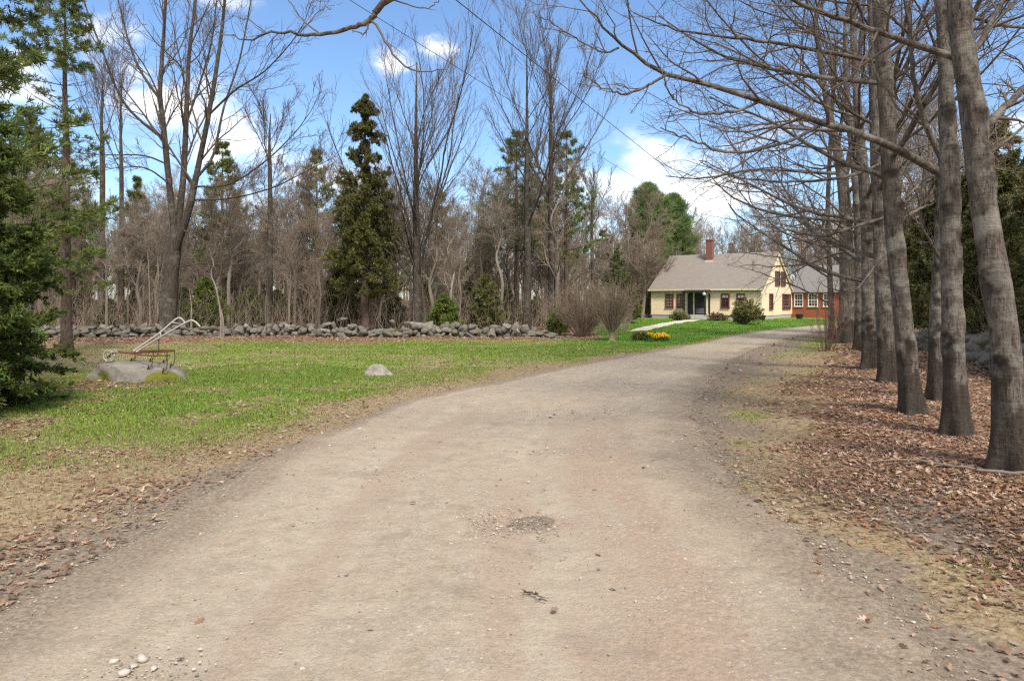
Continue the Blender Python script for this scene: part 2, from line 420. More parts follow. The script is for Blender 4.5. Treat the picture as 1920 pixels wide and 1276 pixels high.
edge_w = ss(.55 + .5 * ss(9, 5, DY), .05, u_m) + .85 * ss(1.25, .1, wid - u_m + (fbm(DX * 1.5, DY * 1.5) - .5) * .9)
wob = (fbm(A * .25, A * 0 + 3) - .5) * .5
trk = np.exp(-((u_m - 1.25 - wob) / .42) ** 2) + np.exp(-((u_m - 2.95 - wob) / .45) ** 2)
trk = trk * (.45 + 1.1 * fbm(u_m * 6 + wob * 2, A * .22 + 40, 4)) + .5 * ss(.55, .7, fbm(u_m * 9 + wob, A * .18 + 60, 3))
streak = fbm(u_m * 2.6 + wob, A * .16 + 12, 4)
clay = ss(.42, .8, streak + .25 * (fbm(DX * 1.3, DY * 1.3) - .5)) * ss(22, 7, DY) * .74 + .55 * np.exp(-((wid - u_m - 1.0) / .45) ** 2) * ss(13, 7, DY) + .8 * ss(1, .5, np.hypot((DX - .05) / .55, (DY - 5.25) / .42) + (fbm(DX * 3, DY * 3) - .5))
DZ = gz(DX, DY) + .006 - .022 * trk * (1 - .4 * fbm(A, u_m)) + .012 * fbm(DX * 5, DY * 5) - .03 * ss(1, .3, np.hypot((DX - .05) / .5, (DY - 5.25) / .35))
DZ = DZ - .012 * np.clip(edge_w, 0, 1) * (np.minimum(u_m, wid - u_m) < .05)
kind(grid_obj('driveway', DX, DY, DZ, np.clip(np.stack([edge_w, trk, clay], -1), 0, 1), M_drive), 'structure', 'worn beige gravel driveway curving up to the house', 'driveway')

# pale footpath from the lawn to the front steps
pp, _ = resample([(6.3, 35.2, 0), (8.6, 41.3, 0), (10.8, 46, 0), (13.0, 50.3, 0), (13.9, 51.9, 0)], [1, 1], 60)
pd = nrm(np.gradient(pp, axis=0)); side = np.stack([-pd[:, 1], pd[:, 0], 0 * pd[:, 0]], -1)
uu = np.linspace(-.55, .55, 6)[None, :, None]
PT = pp[:, None] + side[:, None] * uu
kind(grid_obj('footpath', PT[..., 0], PT[..., 1], gz(PT[..., 0], PT[..., 1]) + .03, np.ones(PT.shape), M_path), 'structure', 'pale walk leading across the lawn to the front steps', 'footpath')

# ------------------------------------------------------------------ grass blades, litter, pebbles
def in_view(x, y, m=1.06): return (np.abs(x) < .755 * y * m) & (y > 2.6)
def blades(n, y0, y1, hgt, wdt, seed):
    r = np.random.default_rng(seed)
    y = np.sqrt(r.uniform(y0 ** 2, y1 ** 2, n)); x = r.uniform(-.8, .8, n) * y
    g, d, l = zones(x, y)
    off = np.maximum(XL(y) - x, x - XR(y))
    lush = g > .8
    keep = (off > -.15) & (r.random(n) < np.clip(.3 + 1.0 * g, 0, 1) * (1 - .85 * d) * (1 - .75 * l) * np.where(x > XR(y), .4, 1)) & (y < np.where(x < 3.5, wall_y(x) - .3, 52))
    keep &= ~((x > XR(y) + 4.5) & (y < 40))
    pf = np.min(np.hypot(x[:, None] - pp[None, ::4, 0], y[:, None] - pp[None, ::4, 1]), 1) if y1 > 30 else np.full(n, 9)
    keep &= pf > .6
    x, y, g = x[keep], y[keep], g[keep]; k = len(x)
    z = gz(x, y) - .005
    a = r.uniform(0, 2 * np.pi, k); hh = hgt * r.uniform(.5, 1.3, k) * (.6 + .5 * np.clip(g, 0, 1)); ww = wdt * r.uniform(.6, 1.3, k)
    lean = r.uniform(.1, 1.3, k); isg = r.random(k) < np.clip(g * .95 + .08, 0, .93)
    lean = np.where(isg, lean, lean + .5)
    dx, dy = np.cos(a), np.sin(a)
    b = np.stack([x, y, z], -1); s = np.stack([-dy, dx, 0 * dx], -1) * ww[:, None] / 2
    mid = b + np.stack([dx * lean * .25, dy * lean * .25, np.full(k, .62)], -1) * hh[:, None]
    tip = b + np.stack([dx * lean * .8, dy * lean * .8, 1 - .3 * np.minimum(lean, 2)], -1) * hh[:, None]
    V = np.stack([b - s, b + s, mid + s * .7, tip, mid - s * .7], 1).reshape(-1, 3)
    i = np.arange(k)[:, None] * 5
    Fq = [i + np.array([[0, 1, 2, 4]]), i + np.array([[4, 2, 3]])]
    cg = np.array([.18, .262, .042]) * r.uniform(.6, 1.35, (k, 1)) + np.array([.06, .035, .005]) * r.random((k, 1)) * (g < .9)[:, None]
    cg = cg * (1 - ss(.98, 1.18, g)[:, None] * np.array([.4, .03, .4]))
    cs = np.array([.36, .275, .165]) * r.uniform(.55, 1.25, (k, 1))
    c = np.where(isg[:, None], cg, cs)
    return V, Fq, np.repeat(c, 5, 0)
mb = MB()
for args in ((200000, 3.5, 9, .048, .006, 1), (300000, 9, 17, .05, .009, 2), (240000, 17, 30, .055, .016, 3), (110000, 30, 54, .06, .035, 4)):
    mb.add(*blades(*args))
kind(mb.obj('grass', M_grass), 'stuff', 'short spring grass, green and straw coloured, beside the driveway', 'grass')

LEAF = np.array([(0, 0), (.16, .12), (.1, .25), (.3, .38), (.13, .5), (.26, .68), (.08, .72), (0, 1), (-.08, .72), (-.26, .68), (-.13, .5), (-.3, .38), (-.1, .25), (-.16, .12)])
def leaves(x, y, size, seed, lift=.01, pal=None):
    r = np.random.default_rng(seed); k = len(x); z = gz(x, y)
    on = (x > XL(y) - .1) & (x < XR(y) + .1)
    z = z + .004 + r.random(k) * lift - .006 * on
    sz = size * r.uniform(.55, 1.3, k)
    lf = np.repeat(LEAF[None], k, 0); lf = lf * sz[:, None, None]; lf[:, :, 1] -= .5 * sz[:, None]
    lf[:, :, 0] *= r.uniform(.6, 1.1, (k, 1))
    curl = r.uniform(-.3, 1.0, (k, 1)); fold = r.uniform(0, .9, (k, 1))
    zz = (lf[:, :, 1] ** 2 * curl + np.abs(lf[:, :, 0]) * fold * .7 * sz[:, None]) / sz[:, None]
    a = r.uniform(0, 2 * np.pi, (k, 1)); tx = r.normal(0, .2, (k, 1)); ty = r.normal(0, .2, (k, 1))
    px = lf[:, :, 0] * np.cos(a) - lf[:, :, 1] * np.sin(a); py = lf[:, :, 0] * np.sin(a) + lf[:, :, 1] * np.cos(a)
    zz = zz + px * tx + py * ty
    zz = zz - np.minimum(zz.min(1, keepdims=True), 0) * .8
    V = np.stack([x[:, None] + px, y[:, None] + py, z[:, None] + zz], -1).reshape(-1, 3)
    i = np.arange(k)[:, None] * 14
    Fq = [i + np.array([[0, 1, 13]])] + [i + np.array([[q, q + 1, 13 - q, 14 - q]]) for q in range(1, 6)] + [i + np.array([[6, 7, 8]])]
    pal = np.array(pal if pal is not None else [(.31, .19, .125), (.23, .13, .085), (.4, .27, .19), (.16, .095, .065), (.47, .35, .26), (.33, .165, .09)])
    c = pal[r.integers(0, len(pal), k)] * r.uniform(.7, 1.2, (k, 1))
    return V, Fq, np.repeat(c, 14, 0)
def scatter_litter(n, y0, y1, size, seed, thr=0):
    r = np.random.default_rng(seed)
    y = np.sqrt(r.uniform(y0 ** 2, y1 ** 2, n)); x = r.uniform(-.8, .8, n) * y
    g, d, l = zones(x, y)
    dr = x - XR(y); dl = XL(y) - x
    p = np.where(dr > dl, l * (.4 + 1.0 * ss(.35, .6, fbm(x * 1.3 + 5, y * 1.3))) + .06 * (dr > -.1), .75 * l + .13 * ss(15, 6, y) * (dl > .1) * ss(.4, .6, fbm(x * .6 + 11, y * .6)) + .04 * (dl > .2) + .25 * ss(8.5, 5, y) * ss(.6, 2, dl) * ss(.45, .6, fbm(x * .8 + 30, y * .8)))
    p = p * (y < np.where(x < 3.5, 33, 60)) + .0006 * ((dl < 0) & (dr < 0) & (y < 9))
    k = r.random(n) < p
    return leaves(x[k], y[k], size * r.uniform(.8, 1.2), seed + 1, .012)
mb = MB()
for args in ((60000, 2.8, 8, .06, 21), (60000, 2.8, 9, .03, 24), (60000, 8, 15, .078, 22), (64000, 15, 34, .11, 23)):
    mb.add(*scatter_litter(*args))
kind(mb.obj('fallen_leaves', M_leaf), 'stuff', 'brown dead leaves littering the verge and the foot of the wall', 'leaf litter')

ico = None
def icosphere(sub):
    import bmesh
    bm = bmesh.new(); bmesh.ops.create_icosphere(bm, subdivisions=sub, radius=1)
    V = np.array([v.co[:] for v in bm.verts]); Fq = np.array([[v.index for v in f.verts] for f in bm.faces]); bm.free(); return V, Fq
ICO1, ICO2, ICO3, ICO5 = icosphere(1), icosphere(2), icosphere(3), icosphere(5)
def pebbles(n, y0, y1, s0, s1, seed):
    r = np.random.default_rng(seed)
    y = np.sqrt(r.uniform(y0 ** 2, y1 ** 2, n)); x = r.uniform(-.8, .8, n) * y
    u = (x - XL(y)); w = XR(y) - XL(y); wob = 0
    tr = np.exp(-((u - 1.35) / .42) ** 2) + np.exp(-((u - 3.05) / .45) ** 2)
    pt = np.zeros(n)
    for cx, cy, rx, ry in ((-.1, 5.1, .6, .45), (-1.2, 6.6, .5, .35), (1.1, 10.1, .9, .6), (-1.75, 3.1, .35, .25), (.6, 7.6, .6, .35), (2.6, 13.5, 1, .8), (6.2, 20.5, .5, .6)):
        pt += ss(1.2, .3, np.hypot((x - cx) / rx, (y - cy) / ry))
    p = np.where((u > -.1) & (u < w + .3), .14 * (1 - .9 * np.clip(tr, 0, 1)) * (.3 + fbm(x * 1.5, y * 1.5)) + .55 * ss(.5, .0, np.minimum(u, w - u)) * fbm(x * 2, y * 2), 0) + .8 * pt
    p += .35 * ss(-1.3, -.1, u) * (u < 0) * ss(8, 5, y) * .5
    k = r.random(n) < p; x, y = x[k], y[k]; k = len(x)
    V0, F0 = ICO1; nv = len(V0)
    s = r.uniform(s0, s1, (k, 1, 1)) * r.lognormal(0, .35, (k, 1, 1)) * r.uniform(.6, 1.2, (k, 1, 3)); s[:, :, 2] *= .5
    V = V0[None] * s * r.uniform(.75, 1.2, (k, nv, 1)) + np.stack([x, y, gz(x, y) + .008], -1)[:, None]
    Fq = (np.arange(k)[:, None, None] * nv + F0[None]).reshape(-1, 3)
    c = np.array([.36, .31, .255]) * r.uniform(.5, 1.45, (k, 1)) + r.normal(0, .015, (k, 3))
    return V.reshape(-1, 3), Fq, np.repeat(np.clip(c, .03, .7), nv, 0)
mb = MB()
mb.add(*pebbles(42000, 2.7, 6, .0025, .0075, 31)); mb.add(*pebbles(30000, 6, 12, .004, .011, 32)); mb.add(*pebbles(14000, 12, 30, .008, .018, 33))
tp = NT('pebble_stone'); tp.color(tp.attr().outputs['Color'], .9, .2)
kind(mb.obj('gravel', tp.m, smooth=False), 'stuff', 'loose grey and tan gravel scattered over the driveway', 'gravel')

# a few larger whitish stones at the near edge of the drive and a fallen branch or two
def stone_mesh(V0, F0, seed, flat=.7, amp=.35, freq=1.1, cuts=7, dr_=(.45, .88)):
    r = np.random.default_rng(seed); V = V0.copy()
    for _ in range(cuts):                         # broken faces
        nrm_ = nrm(r.normal(size=3)); d = r.uniform(*dr_); k = V @ nrm_
        V = V - np.maximum(k - d, 0)[:, None] * nrm_ * .97
    o = r.uniform(0, 90, 3)
    n = fbm(V[:, 0] * freq + o[0] + V[:, 2] * .7, V[:, 1] * freq + o[1] - V[:, 2] * .6, 5) - .5
    n2 = fbm(V[:, 0] * freq * 4 + o[2], (V[:, 1] + V[:, 2]) * freq * 4, 3) - .5
    V = V * (1 + amp * n + .12 * n2)[:, None]
    return V * np.array([1, 1, flat])
k_ = 0; M_pale_stone = simple('pale_stone', (.42, .38, .32), .9, .2, .3, 40)
for px, py, s in ((213, 1242, .045), (268, 1236, .05), (250, 1250, .035), (232, 1262, .05), (288, 1252, .03)):
    Y = H * F / (py - HOR); X = (px - 960) / F * Y
    o = MB().add(stone_mesh(ICO2[0], ICO2[1], 900 + k_, .6) * s * .62, ICO2[1]).obj('loose_stone', M_pale_stone); k_ += 1
    o.location = (X, Y, float(gz(X, Y)) + s * .3)
    tag(o, 'pale loose stone in the small cluster at the near edge of the driveway', 'stone', 'loose pale stones on the driveway')

# ------------------------------------------------------------------ tree machinery
def grow(P, Rr, k, t0, t1, lf, ang, trop, wig, rr, m, r, minr=.003, flat=False, shrink=.55, bias=None, lmin=0, up=0):
    n, mp, _ = P.shape
    seg = np.linalg.norm(np.diff(P, axis=1), axis=2).sum(1)
    idx = np.repeat(np.arange(n), k)
    t = t0 + (t1 - t0) * ((np.tile(np.arange(k), n) + r.random(n * k)) / k)
    f = t * (mp - 1); i = np.minimum(f.astype(int), mp - 2); f = (f - i)[:, None]
    pos = P[idx, i] * (1 - f) + P[idx, i + 1] * f
    T = nrm(P[idx, i + 1] - P[idx, i]); rad = Rr[idx, i] * (1 - f[:, 0]) + Rr[idx, i + 1] * f[:, 0]
    N = len(idx); a = ang * r.uniform(.7, 1.3, N)
    hz = np.cross(T, np.array([0, 0, 1.])); bad = np.linalg.norm(hz, axis=1) < .15
    hz[bad] = np.cross(T[bad], np.array([1., 0, 0])); N1 = nrm(hz); N2 = np.cross(N1, T)
    if flat:
        az = np.where(r.random(N) < .5, 0, np.pi) + r.normal(0, .45, N)
    else:
        az = r.uniform(0, 2 * np.pi, N)
    d = np.cos(a)[:, None] * T + np.sin(a)[:, None] * (np.cos(az)[:, None] * N1 + np.sin(az)[:, None] * N2)
    if bias is not None: d = nrm(d + np.asarray(bias))
    if up: d = nrm(d + np.array([0, 0, up]))
    Ln = np.maximum(seg[idx] * lf * (1 - shrink * t) * r.uniform(.55, 1.25, N), lmin)
    st = Ln / (m - 1)
    Q = np.empty((N, m, 3)); Q[:, 0] = pos
    for j in range(1, m):
        d = nrm(d + r.normal(0, wig, (N, 3)) + np.array([0, 0, trop]))
        Q[:, j] = Q[:, j - 1] + d * st[:, None]
    r0 = np.maximum(np.minimum(rad * rr, rad * .9), minr)
    return Q, np.maximum(r0[:, None] * (1 - .75 * np.linspace(0, 1, m))[None], minr * .6)

def rough_trunk(mb, pts, rad, m, sides, seed, amp=.12, flare=1.5, knots=0):
    r = np.random.default_rng(seed)
    Q, q = resample(pts, rad, m)
    zz = Q[:, 2] - Q[0, 2]
    q = q * (1 + (flare - 1) * np.exp(-zz / .26))
    a = np.arange(sides) / sides * 2 * np.pi
    X, Z = np.meshgrid(np.cos(a) * 1.3 + 5, zz * 1.1 + seed)
    Yy, _ = np.meshgrid(np.sin(a) * 1.3 + 5, zz)
    rough = 1 + amp * (fbm(X + Yy * 2, Z + Yy, 4) - .5) * 2
    lob = 1 + (.3 * np.exp(-zz / .28))[:, None] * np.cos(a * 4 + seed)[None]
    dark = np.ones((m, sides))
    for k in range(knots):               # branch scars: a raised ring with a dark hollow
        zk = r.uniform(.6, 5.2); dv = -np.pi / 2 + .15 + r.normal(0, .8)
        mean = np.abs(Q[-1] - Q[0]); rf = np.zeros(3); rf[np.argmin(mean)] = 1
        i1 = min(int(np.argmin(np.abs(zz - zk))), m - 2); T1 = nrm(Q[i1 + 1] - Q[i1]); e1 = nrm(np.cross(T1, rf)); e2 = np.cross(T1, e1)
        tv = np.array((np.cos(dv), np.sin(dv), 0)); ak = math.atan2(tv @ e2, tv @ e1)
        sz = r.uniform(.06, .13); fl = r.uniform(.7, 1.5)
        da = (a - ak + np.pi) % (2 * np.pi) - np.pi
        i0 = np.argmin(np.abs(zz - zk))
        dd = np.hypot(da[None] * q[i0], (zz - zk)[:, None] / fl) / sz
        rough = rough + .16 * np.exp(-((dd - 1) / .5) ** 2) - .1 * np.exp(-(dd / .6) ** 2)
        dark = dark * (1 - .95 * np.exp(-(dd / .8) ** 4) * r.uniform(.6, 1))
        crease = np.exp(-(((zz - zk - sz * fl * .9)[:, None] + .35 * np.abs(da)[None] * q[i0]) / .018) ** 2) * (np.abs(da) < 1.0)[None]
        dark = dark * (1 - .8 * crease); rough = rough - .03 * crease
    V, Fq = tubes(Q[None], q[None], sides, (rough * lob)[None])
    mb.add(V, Fq, np.repeat(dark.reshape(-1, 1), 3, 1)); return Q[None], q[None]

class Tree:
    """Bare broadleaf: a trunk object and a crown object under one Empty"""
    def __init__(s, name, base, label, cat='tree', group=None, seed=1, mtrunk=None, mcrown=None):
        s.base = np.array(base, float); s.root = empty(name, base, label, cat, group)
        s.t = MB(); s.c = MB(); s.r = np.random.default_rng(seed); s.seed = seed
        s.mt = mtrunk or M_row; s.mc = mcrown or M_twig
    def trunk(s, pts, rad, m=40, sides=18, **kw):
        return rough_trunk(s.t, np.asarray(pts) - s.base, rad, m, sides, s.seed, **kw)
    def limb(s, pts, rad, m=18, sides=7, where=None):
        P = np.asarray(pts) - s.base
        Q, q = resample(P, rad, m)
        Q = Q + (s.r.normal(0, .012, Q.shape)) * np.linspace(0, 1, m)[:, None]
        V, Fq = tubes(Q[None], q[None], sides); (where or s.t).add(V, Fq)
        return Q[None], q[None]
    def sub(s, PR, k, t0, t1, lf, ang, trop, wig, rr, m, sides=4, minr=.003, crown=True, **kw):
        Q, q = grow(PR[0], PR[1], k, t0, t1, lf, ang, trop, wig, rr, m, s.r, minr, **kw)
        (s.c if crown else s.t).add(*tubes(Q, q, sides)); return Q, q
    def done(s):
        s.t.obj('trunk', s.mt, s.root); s.c.obj('crown', s.mc, s.root); return s.root

def twiggy(T, PR, k1=7, k2=6, lf=.55, trop=.03, minr=.0035, k3=0):
    a = T.sub(PR, k1, .2, 1, lf, .8, trop, .14, .55, 7, 4, minr * 1.6)
    b = T.sub(a, k2, .15, 1, .55, .75, trop, .16, .6, 5, 3, minr)
    if k3: T.sub(b, k3, .2, 1, .6, .7, trop, .16, .7, 4, 3, minr * .8)

def base_at(px, py):
    Y = H * F / (py - HOR)
    for _ in range(6):
        X = (px - 960) / F * Y; Y = .5 * Y + .5 * (H - float(gz(X, Y))) * F / (py - HOR)
    X = (px - 960) / F * Y
    return np.array((X, Y, float(gz(X, Y)) - .06))

# ------------------------------------------------------------------ the row of trees along the right of the drive
def row_tree(px, py, path, rad, label, seed, limbs=(), auto=9, top=11, limb_len=3.6, tilt=None, low=2.2, stain=True, name='row_tree', bias=(-.35, -.05, 0), ktw=(7, 6), minr=.0032):
    b = base_at(px, py); Y = b[1]
    T = Tree(name, b, label, 'tree', 'grey barked trees lining the right of the driveway', seed)
    pts = [b] + [at(x, y, Y + dy) for x, y, dy in path]
    last = pts[-1]; d = nrm(pts[-1] - pts[-2])
    d = nrm(d * .5 + np.array((0, 0, 1)))
    n = 4
    for k in range(1, n + 1):
        pts.append(last + d * (top - last[2]) * k / n + T.r.normal(0, .12, 3) * (1, 1, 0))
    rr = list(rad) + list(np.linspace(rad[-1] * .85, rad[-1] * .25, n))
    PR = T.trunk(pts, np.array(rr), 260 if Y < 18 else 120, 36 if Y < 18 else 24, amp=.1, flare=1.38, knots=12)
    for lp, lr in limbs:
        LP = T.limb([at(x, y, Yl) for x, y, Yl in lp], lr, 26, 8)
        twiggy(T, LP, ktw[0] + 3, ktw[1], .42, .03, minr)
    hgt = top - b[2]
    if auto:
        A = T.sub(PR, auto, low / hgt, .98, limb_len / hgt, 1.2, .035, .09, .38, 12, 6, .012, crown=False, shrink=.35, bias=bias)
        B = T.sub(A, ktw[0] + 1, .15, 1, .5, .75, .03, .13, .55, 8, 4, .006)
        C = T.sub(B, ktw[1], .15, 1, .55, .75, .02, .16, .6, 6, 3, minr)
        T.sub(C, 3, .2, 1, .55, .7, .02, .16, .7, 4, 3, minr * .8)
    T.done(); return T

row_tree(1897, 880, [(1884, 640, 0), (1846, 400, 0), (1822, 200, .05), (1797, 0, .1)], [.15, .118, .104, .098, .094],
         'nearest thick grey trunk leaning left beside the driveway, broadest of the row', 101, limbs=[
             ([(1790, 108, 6.85), (1690, 75, 6.7), (1590, 40, 6.4), (1490, 2, 6.1), (1400, -60, 5.8)], [.036, .03, .024, .018, .01]),
             ([(1835, 250, 6.85), (1880, 205, 6.9), (1935, 150, 7), (2020, 60, 7.2)], [.045, .038, .032, .02]),
             ([(1815, 110, 6.9), (1850, 60, 7), (1885, -10, 7.2), (1930, -90, 7.4)], [.035, .03, .025, .015]),
         ], auto=8, top=9.5, low=5.0, limb_len=3.0)
row_tree(1795, 815, [(1786, 600, 0), (1780, 330, 0), (1774, 200, .1), (1770, 60, .15)], [.125, .108, .093, .08, .074],
         'slim straight grey trunk just left of the leaning one, long low limb over the driveway', 102, limbs=[
             ([(1772, 330, 8.53), (1690, 284, 8.3), (1600, 246, 8), (1545, 232, 7.8), (1440, 192, 7.4), (1300, 150, 7), (1240, 136, 6.9), (1180, 95, 6.7), (1130, 50, 6.5), (1085, -5, 6.4)], [.055, .048, .042, .036, .032, .026, .022, .016, .011, .006]),
             ([(1250, 140, 6.9), (1215, 160, 6.8), (1175, 176, 6.7), (1130, 163, 6.6), (1092, 138, 6.5)], [.014, .012, .009, .005]),
             ([(1425, 190, 7.35), (1380, 208, 7.2), (1310, 212, 7.0), (1265, 186, 6.9), (1245, 150, 6.8)], [.017, .014, .01, .006]),
             ([(1540, 234, 7.8), (1470, 268, 7.5), (1375, 286, 7.2), (1310, 268, 7.0), (1240, 240, 6.9)], [.02, .016, .012, .006]),
             ([(1160, 90, 6.65), (1130, 98, 6.6), (1080, 72, 6.5), (1015, 30, 6.4)], [.011, .009, .007, .004]),
             ([(1778, 318, 8.5), (1738, 240, 8.4), (1716, 160, 8.3), (1706, 70, 8.3), (1690, -40, 8.3)], [.04, .034, .028, .022, .016]),
             ([(1703, 62, 8.3), (1670, 30, 8.2), (1630, -10, 8.1)], [.02, .015, .01]),
             ([(1765, 490, 8.5), (1730, 430, 8.4), (1695, 392, 8.3)], [.02, .014, .008]),
         ], auto=7, top=10.5, low=4.6, limb_len=3.2)
row_tree(1757, 748, [(1757, 600, 0), (1766, 400, 0), (1772, 250, 0), (1776, 60, 0)], [.12, .1, .085, .075, .065],
         'mottled grey trunk half hidden behind the slim straight one', 103, auto=10, top=12, low=3.4, limb_len=3.8)
row_tree(1712, 772, [(1697, 640, 0), (1674, 400, 0), (1662, 200, 0), (1650, 0, 0)], [.13, .114, .104, .098, .094],
         'tall grey trunk leaning slightly left, third from the right of the row', 104, limbs=[
             ([(1655, 118, 10.4), (1560, 100, 10.1), (1470, 82, 9.8), (1400, 74, 9.5), (1270, 56, 9.1), (1180, 20, 8.8)], [.036, .032, .026, .02, .013, .006]),
             ([(1660, 408, 10.4), (1600, 425, 10.2), (1545, 442, 9.9), (1480, 432, 9.6), (1400, 438, 9.2)], [.03, .025, .02, .014, .007]),
             ([(1670, 300, 10.4), (1590, 330, 10.2), (1500, 340, 9.9), (1400, 335, 9.5), (1310, 300, 9.2)], [.028, .024, .018, .013, .006]),
             ([(1690, 410, 10.4), (1740, 385, 10.5), (1790, 380, 10.6)], [.022, .018, .01]),
             ([(1680, 460, 10.4), (1640, 500, 10.2), (1600, 545, 9.9), (1560, 540, 9.7)], [.018, .014, .01, .005]),
             ([(1685, 380, 10.5), (1720, 350, 10.7), (1760, 310, 11)], [.022, .018, .012]),
         ], auto=14, top=13, low=3.2, limb_len=4.8, ktw=(9, 8))
row_tree(1666, 716, [(1657, 560, 0), (1648, 380, 0), (1640, 200, 0), (1636, 40, 0)], [.165, .14, .12, .095, .07],
         'grey trunk with an oval branch scar, overlapping the tall left-leaning trunk', 105, auto=20, top=13, low=2.2, limb_len=5.6, ktw=(9, 8), bias=(-.55, -.15, 0))
row_tree(1634, 692, [(1630, 560, 0), (1626, 420, 0), (1612, 250, 0), (1600, 60, 0)], [.185, .155, .13, .09, .06],
         'dark scarred trunk in the middle of the row, broad near its foot', 106, auto=20, top=13.5, low=1.9, limb_len=6, ktw=(9, 8), minr=.004, bias=(-.6, -.15, 0))
row_tree(1612, 657, [(1612, 520, 0), (1606, 360, 0), (1590, 200, 0), (1585, 60, 0)], [.17, .14, .12, .09, .06],
         'thin dark trunk wedged left of the scarred trunk', 107, auto=20, top=14, low=2.0, limb_len=6.5, ktw=(9, 8), minr=.0045, bias=(-.6, -.15, 0))
row_tree(1588, 643, [(1588, 520, 0), (1580, 340, 0), (1552, 200, .2), (1530, 40, .3)], [.33, .26, .2, .12, .08],
         'broad two-stemmed grey trunk at the far left end of the row', 108, limbs=[
             ([(1582, 345, 26.5), (1600, 250, 26.8), (1610, 120, 27), (1625, -40, 27.4)], [.13, .11, .08, .05]),
         ], auto=22, top=16, low=2.2, limb_len=7, ktw=(9, 8), minr=.0055, bias=(-.55, -.15, 0))
row_tree(1560, 636, [(1556, 520, 0), (1552, 400, 0), (1558, 250, 0), (1566, 90, 0)], [.12, .1, .09, .08, .06],
         'slender brown tree nearest the end of the driveway', 109, limbs=[
             ([(1556, 570, 28.6), (1510, 545, 28), (1450, 520, 27.4), (1385, 498, 27)], [.04, .03, .02, .008]), ([(1554, 520, 28.6), (1500, 490, 28), (1430, 478, 27.5), (1365, 470, 27)], [.04, .03, .02, .008]), ([(1553, 470, 28.6), (1500, 440, 28.3), (1440, 420, 28)], [.035, .025, .01])], auto=22, top=10, low=1.5, limb_len=5.2, ktw=(9, 8), minr=.0055, bias=(-.75, -.2, 0))
# the tree beside the camera whose limb hangs into the picture, and more of the row off to the right
b = np.array((4.3, 2.2, float(gz(4.3, 2.2)) - .06))
T = Tree('row_tree', b, 'bare limb hanging in from above, its dangling twig against the sky', 'tree', 'grey barked trees lining the right of the driveway', 120)
PR = T.trunk([b, b + (.05, 0, 2.5), b + (-.1, 0, 5), b + (-.2, .1, 9)], [.2, .17, .14, .05], 40, 16)
LP = T.limb([b + (-.1, 0, 5.2), (2.2, 4.2, 5.5), (.4, 5.6, 5.1), at(735, -4, 6.2), at(700, 32, 6.25), at(665, 50, 6.3), at(590, 66, 6.4), at(520, 60, 6.5), at(455, 72, 6.6), at(400, 60, 6.7)],
            [.06, .052, .042, .031, .027, .022, .017, .012, .008, .004], 50, 8)
for pth, rd in (([(694, 38, 6.26), (708, 50, 6.22), (722, 78, 6.18), (742, 108, 6.15), (772, 131, 6.1), (800, 134, 6.05), (838, 128, 6)], [.012, .011, .009, .007, .004]),
                ([(692, 40, 6.26), (684, 60, 6.25), (660, 62, 6.25)], [.01, .008, .004]),
                ([(600, 64, 6.4), (560, 30, 6.4), (540, -10, 6.4)], [.008, .006, .004]),
                ([(560, 64, 6.45), (600, 20, 6.45), (625, 15, 6.45)], [.006, .005, .003]),
                ([(735, 0, 6.2), (800, 15, 6.2), (830, -10, 6.2)], [.007, .006, .004]),
                ([(500, 62, 6.5), (470, 40, 6.5), (430, 30, 6.5)], [.006, .005, .003])):
    q = T.limb([at(*p) for p in pth], rd, 16, 6, T.c)
    T.sub(q, 3, .2, 1, .35, .8, .02, .12, .6, 5, 3, .002)
A = T.sub(PR, 5, .6, 1, .3, 1.0, .04, .1, .4, 9, 5, .01, bias=(.3, 0, 0)); T.sub(A, 6, .2, 1, .5, .7, .03, .12, .5, 6, 3, .004)
T.sub(LP, 8, .75, 1, .1, .8, .02, .13, .5, 6, 3, .002)
T.done()

